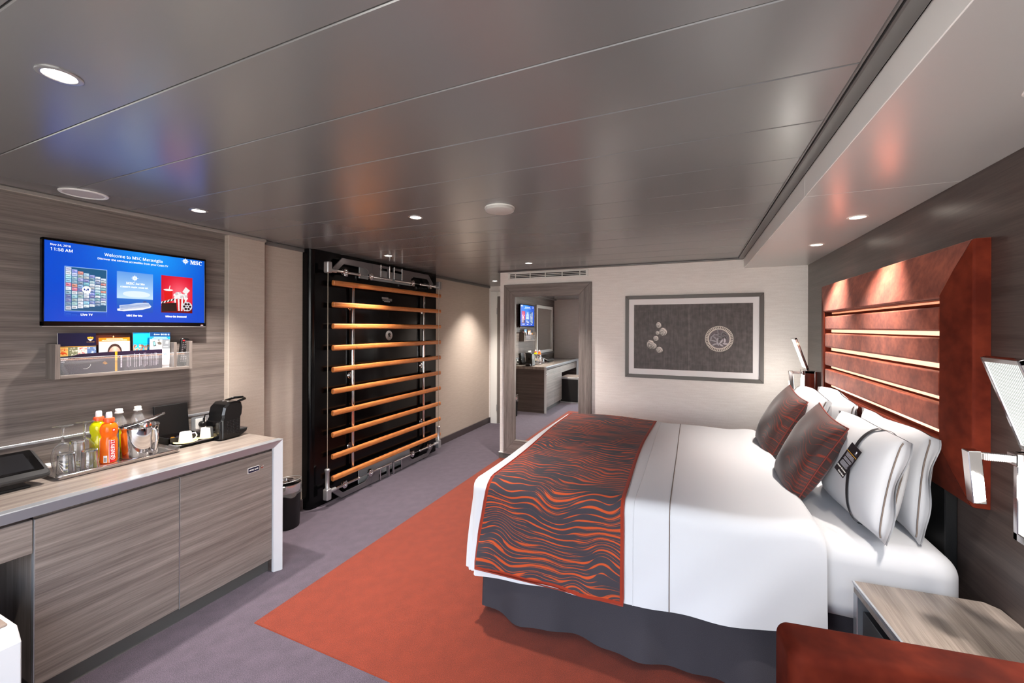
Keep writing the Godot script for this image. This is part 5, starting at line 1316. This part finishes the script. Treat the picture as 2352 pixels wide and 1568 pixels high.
func cushion(label: String, at: Vector3, turn: float, roll: float, sd: int) -> void:
	var o := thing("cushion", label, "cushion", at, 0.0, "dark patterned cushions")
	o.basis = Basis(Vector3.UP, -PI / 2 + turn) * Basis(Vector3.RIGHT, -0.46) * Basis(Vector3(0, 0, 1), roll)
	var hw := 0.215
	var t := 0.075
	var at_s := func(u: float, v: float, s: float) -> Vector3:
		var th := t * pow(maxf(0.0, (1.0 - u * u) * (1.0 - v * v)), 0.42)
		var dog := 1.0 - 0.075 * ((1.0 - u * u) * v * v + (1.0 - v * v) * u * u)
		return Vector3(u * hw * dog, v * hw * dog, s * th + 0.008 * sin(u * 5.0 + sd) * sin(v * 4.0 + sd) * (1.0 - u * u) * (1.0 - v * v))
	var m := mat(Color.WHITE, 0.6, 0.0, 0.3)
	m.albedo_texture = ImageTexture.create_from_image(strands(256, 256, 15.0, Color(0.235, 0.165, 0.160), Color(0.46, 0.17, 0.115), sd, 2.6, 2.0, 0))
	m.rim_enabled = true; m.rim = 0.3; m.rim_tint = 0.6
	for s in [1.0, -1.0]:
		part("cover", MB.new().grid(func(u: float, v: float) -> Vector3: return at_s.call(u * 2 - 1, 1 - v * 2, s), 28, 28, func(p: Vector3) -> Vector3: return Vector3(p.x * 0.3, p.y * 0.3, s)), m, o)
	var ps := []
	for k in 4:
		for i in 20:
			var q: float = -1.0 + 2.0 * i / 20.0
			var uv: Vector2 = [Vector2(q, 1), Vector2(1, -q), Vector2(-q, -1), Vector2(-1, q)][k]
			ps.append(at_s.call(uv.x, uv.y, 1.0))
	part("piping", MB.new().tube(ps, 0.003, 8, true), mat(Color(0.42, 0.14, 0.10), 0.7), o)

func runner_left(t: float) -> float:   # the runner lies a little askew and slants out towards its hem
	return lerpf(-0.985, -0.945, clampf((t + 3.5) / 1.55, 0, 1)) - 0.07 * clampf((t + 1.88) / 0.4, 0, 1)

func pillows() -> void:
	var p1 := make_pillow("white pillow with a strap and swing tag, nearest the camera on the bed", Vector3(0.66, 0.912, -2.235), 0.20, 0.4, 0.375, 0.205, 0.076, 0.06)
	make_pillow("white pillow directly behind the tagged pillow, against the headboard's near half", Vector3(0.788, 0.915, -2.33), 0.10, 2.1, 0.37, 0.205, 0.05)
	var p3 := make_pillow("white pillow at the far side of the bed with a dark strap over its top", Vector3(0.655, 0.918, -3.17), 0.22, 4.4, 0.375, 0.205, 0.076)
	make_pillow("white pillow behind the far strapped pillow, against the headboard's far half", Vector3(0.788, 0.915, -3.12), 0.10, 5.2, 0.37, 0.205, 0.05)
	make_strap(p1, "dark strap with a printed swing tag round the nearest pillow", 0.38, 0.4, 0.375, 0.205, 0.076, true)
	make_strap(p3, "dark strap round the far pillow, its top edge showing beside the lamp", -0.62, 4.4, 0.375, 0.205, 0.076)
	cushion("brown cushion with orange strands in front of the tagged pillow", Vector3(0.505, 0.905, -2.395), 0.05, -0.10, 15)
	cushion("brown cushion with orange strands on the far half of the bed", Vector3(0.505, 0.907, -3.09), 0.08, -0.12, 25)

func headboard() -> void:
	var h := thing("headboard", "rust upholstered headboard with wide sloping border and glowing slots between padded slats", "headboard", Vector3.ZERO)
	var yo := [0.895, 1.806]
	var zo := [-3.695, -1.905]
	var yi := [1.083, 1.610]
	var zi := [-3.513, -2.048]
	var xo := 0.866
	var xi := 0.836
	var g := 0.0012
	for k in 4:
		var b := MB.new()
		var a0: Vector2; var a1: Vector2; var i0: Vector2; var i1: Vector2   # (z, y)
		match k:
			0: a0 = Vector2(zo[0], yo[1]); a1 = Vector2(zo[1], yo[1]); i0 = Vector2(zi[0], yi[1]); i1 = Vector2(zi[1], yi[1])
			1: a0 = Vector2(zo[1], yo[1]); a1 = Vector2(zo[1], yo[0]); i0 = Vector2(zi[1], yi[1]); i1 = Vector2(zi[1], yi[0])
			2: a0 = Vector2(zo[1], yo[0]); a1 = Vector2(zo[0], yo[0]); i0 = Vector2(zi[1], yi[0]); i1 = Vector2(zi[0], yi[0])
			_: a0 = Vector2(zo[0], yo[0]); a1 = Vector2(zo[0], yo[1]); i0 = Vector2(zi[0], yi[0]); i1 = Vector2(zi[0], yi[1])
		var d := (a1 - a0).normalized() * g
		a0 += d; i0 += d; a1 -= d; i1 -= d
		var o2 := ((a0 + a1) / 2 - (i0 + i1) / 2).normalized()
		var outv := Vector3(0, o2.y, o2.x)
		# rounded profile from the wall over the outer edge, across the slope and down the inner edge
		var prof := [[0.0, RIGHT - 0.001], [0.0, xo + 0.010], [0.006, xo + 0.003], [0.03, xo - 0.001], [0.5, (xo + xi) / 2 - 0.003], [0.93, xi + 0.001], [0.98, xi + 0.004], [1.0, xi + 0.012], [1.0, 0.885]]
		var rows := []
		for q in prof:
			var s: Vector2 = a0.lerp(i0, q[0])
			var e: Vector2 = a1.lerp(i1, q[0])
			var row := []
			for j in 2: row.append(Vector3(q[1], (s if j == 0 else e).y, (s if j == 0 else e).x))
			rows.append(row)
		b.grid(func(u: float, v: float) -> Vector3: return rows[int(round(u * (rows.size() - 1)))][int(round(v))], rows.size() - 1, 1, func(p: Vector3) -> Vector3: return Vector3(-1, 0, 0) * 1.0 + outv * 0.35)
		for j in 2: b.poly([rows[1][j], rows[4][j], rows[5][j], rows[8][j], rows[0][j]], Vector3(0, (d.y if j == 1 else -d.y), (d.x if j == 1 else -d.x)))
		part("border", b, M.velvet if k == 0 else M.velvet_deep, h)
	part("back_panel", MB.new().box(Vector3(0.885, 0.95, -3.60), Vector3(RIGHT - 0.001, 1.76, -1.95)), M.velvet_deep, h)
	for q in [[1.491, 1.582], [1.370, 1.4655], [1.247, 1.339], [1.122, 1.221]]:
		part("slat", MB.new().soft(Vector3(0.842, q[0], zi[0] + 0.002), Vector3(0.874, q[1], zi[1] - 0.002), 0.009, 3), M.velvet, h)
	for q in [[1.4655, 1.491], [1.339, 1.370], [1.221, 1.247], [1.092, 1.122]]:
		var y: float = q[1]
		var hgt: float = q[1] - q[0]
		part("light_strip", MB.new().box(Vector3(0.872, y - hgt * 0.72, zi[0] + 0.03), Vector3(0.884, y + 0.010, zi[1] - 0.010), 0.001), glow(Color(1.0, 0.75, 0.61), 0.9), h)
		var l := AreaLight3D.new()
		l.name = "slot_light"; l.area_size = Vector2(1.38, hgt * 0.3); l.light_energy = 0.02; l.light_color = Color(1.0, 0.72, 0.5); l.shadow_enabled = true; l.area_range = 4.0
		add_child(l, true)
		l.position = Vector3(0.871, y - hgt * 0.15, (zi[0] + zi[1]) / 2); l.rotation.y = PI / 2
	part("light_strip", MB.new().box(Vector3(0.874, 1.598, zi[0] + 0.03), Vector3(0.884, 1.607, zi[1] - 0.012), 0.001), glow(Color(1.0, 0.62, 0.40), 0.5), h)
	part("gap_shade", MB.new().box(Vector3(0.875, 0.02, -3.55), Vector3(RIGHT - 0.001, 0.911, -2.09), 0.003), M.black, h)  # added black sheet standing in for the shade in the gap behind the bed

func lamp(zc: float, s: float, label: String) -> void:   # s: +1 with its reading arm on the -z side
	var o := thing("wall_lamp", label, "wall lamp", Vector3(RIGHT, 1.05, zc), 0.0, "chrome bedside wall lamps")
	part("wall_plate", MB.new().box(Vector3(-0.05, -0.12, -0.074), Vector3(0.0, 0.115, 0.074), 0.002), M.chrome, o)
	var f := MB.new()
	f.box(Vector3(-0.115, -0.12, -0.075), Vector3(-0.05, -0.098, 0.075), 0.002); f.box(Vector3(-0.115, 0.098, -0.075), Vector3(-0.05, 0.118, 0.075), 0.002)
	f.box(Vector3(-0.115, -0.12, -0.075), Vector3(-0.05, 0.118, -0.058), 0.002); f.box(Vector3(-0.115, -0.12, 0.058), Vector3(-0.05, 0.118, 0.075), 0.002)
	part("housing", f, M.chrome, o)
	part("diffuser", MB.new().box(Vector3(-0.111, -0.098, -0.058), Vector3(-0.06, 0.098, 0.058), 0.002), glow(Color(1.0, 0.985, 0.95), 1.5), o)
	# leaning blade with a ribbed glass face
	var bl := part("blade", MB.new().box(Vector3(-0.006, 0.0, -0.075), Vector3(0.008, 0.012, 0.075), 0.001).box(Vector3(-0.006, 0.245, -0.075), Vector3(0.008, 0.258, 0.075), 0.001).box(Vector3(-0.006, 0.0, -0.075), Vector3(0.008, 0.258, -0.066), 0.001).box(Vector3(-0.006, 0.0, 0.066), Vector3(0.008, 0.258, 0.075), 0.001).box(Vector3(0.004, 0.0, -0.075), Vector3(0.009, 0.258, 0.075)), M.chrome, o)
	bl.position = Vector3(-0.096, 0.128, 0); bl.rotation.z = 0.315
	part("ribbed_glass", MB.new().box(Vector3(-0.003, 0.012, -0.066), Vector3(0.004, 0.245, 0.066)), glow(Color(0.97, 1.0, 0.97), 0.5 if s > 0.0 else 1.0), bl)
	var rb := MB.new()
	for i in 19: rb.box(Vector3(-0.0032, 0.013, -0.060 + i * 0.0066), Vector3(-0.0028, 0.244, -0.0575 + i * 0.0066), 0.0005)
	var rbs := part("ribs", rb, mat(Color(0.62, 0.67, 0.65), 0.15, 0.6), bl)
	part("hinge", MB.new().tube([Vector3(-0.094, 0.122, -0.075), Vector3(-0.094, 0.122, 0.075)], 0.006, 10), M.chrome, o)
	# reading arm
	var az := -0.055 * s
	part("arm_bracket", MB.new().box(Vector3(-0.128, 0.085, az - 0.02), Vector3(-0.114, 0.118, az + 0.02), 0.002), M.chrome, o)
	var arm := part("arm", MB.new().box(Vector3(-0.192, 0.093, az - 0.006), Vector3(-0.127, 0.111, az + 0.006), 0.001), M.chrome, o)
	var rg := MB.new()
	for i in 15: rg.box(Vector3(-0.184 + i * 0.0036, 0.0925, az - 0.007), Vector3(-0.1825 + i * 0.0036, 0.1115, az + 0.007))
	part("flutes", rg, M.satin, arm)
	var hd := part("reading_head", MB.new().box(Vector3(-0.014, -0.125, -0.016), Vector3(0.014, 0.018, 0.016), 0.002), M.chrome, o)
	hd.position = Vector3(-0.206, 0.098, az); hd.rotation.z = 0.08
	part("reading_lens", MB.new().box(Vector3(0.006, -0.115, -0.011), Vector3(0.0147, -0.01, 0.011), 0.001), mat(Color(0.8, 0.8, 0.78), 0.3), hd)
	part("knuckle", MB.new().tube([Vector3(-0.206, 0.102, az), Vector3(-0.19, 0.102, az)], 0.005, 8), M.satin, o)
	var l := OmniLight3D.new()
	l.name = "bedside_light"; l.light_energy = 0.055; l.light_color = Color(1, 0.98, 0.94); l.light_size = 0.05; l.omni_range = 5.0; l.omni_attenuation = 2.0; l.shadow_enabled = true
	add_child(l, true)
	l.position = Vector3(RIGHT - 0.19, 1.05, zc + 0.02 * s)

func lamps() -> void:
	lamp(-1.50, 1.0, "chrome wall lamp with a leaning ribbed glass blade at the right edge of the photo")
	lamp(-3.93, -1.0, "lit wall lamp in the far corner between the picture and the headboard")

func near_furniture() -> void:
	# bedside table, turned a little
	var t := thing("bedside_table", "oak topped bedside table with a metal edge between the bed and the armchair", "bedside table", Vector3(0.523, 0, -1.842), 0.085)
	part("board", MB.new().prism(PackedVector2Array([Vector2(0.006, 0.0), Vector2(0.358, 0.0), Vector2(0.384, -0.03), Vector2(0.384, -0.555), Vector2(0.006, -0.555)]), 0.56, 0.60, Transform3D(Basis(Vector3(1, 0, 0), Vector3(0, 0, -1), Vector3(0, 1, 0)), Vector3.ZERO), 0.001), M.oak_top, t)
	part("front_edge", MB.new().prism(PackedVector2Array([Vector2(0.0, 0.6005), Vector2(0.007, 0.6005), Vector2(0.03, 0.56), Vector2(0.012, 0.56)]), 0.0, 0.555), M.alu, t)
	part("end_panel", MB.new().box(Vector3(0.004, 0.004, 0.001), Vector3(0.334, 0.56, 0.03), 0.002), M.alu, t)
	part("end_panel", MB.new().box(Vector3(0.004, 0.004, 0.525), Vector3(0.334, 0.56, 0.554), 0.002), M.alu, t)
	part("drawer", MB.new().box(Vector3(0.02, 0.36, 0.031), Vector3(0.33, 0.515, 0.524), 0.002), mat(Color(0.20, 0.20, 0.205), 0.4), t)
	part("recess", MB.new().box(Vector3(0.08, 0.515, 0.031), Vector3(0.33, 0.56, 0.524)), M.black, t)
	part("shelf_box", MB.new().box(Vector3(0.03, 0.03, 0.031), Vector3(0.33, 0.345, 0.524), 0.002), M.dark, t)
	# armchair, its back to the bedside table
	var c := thing("armchair", "rust velvet armchair, only the top of its back showing at the lower right", "armchair", Vector3(0.53, 0.014, -0.985), 0.135)
	part("back", MB.new().soft(Vector3(-0.315, 0.30, -0.255), Vector3(0.30, 0.778, -0.135), 0.028, 5, Transform3D(), Vector3(0.0, 0.0, 0.012)), M.velvet_shaded, c)
	part("seat", MB.new().soft(Vector3(-0.30, 0.22, -0.14), Vector3(0.29, 0.44, 0.42), 0.06, 4), M.velvet_shaded, c)
	for s in [-0.305, 0.205]: part("arm", MB.new().soft(Vector3(s, 0.16, -0.13), Vector3(s + 0.09, 0.62, 0.42), 0.04, 4), M.velvet_shaded, c)
	for x in [-0.26, 0.25]:
		for z in [-0.20, 0.36]: part("leg", MB.new().lathe([Vector2(0, 0.0), Vector2(0.013, 0.0), Vector2(0.02, 0.24), Vector2(0, 0.24)], 14, Transform3D(Basis(), Vector3(x, 0, z))), M.black, c)
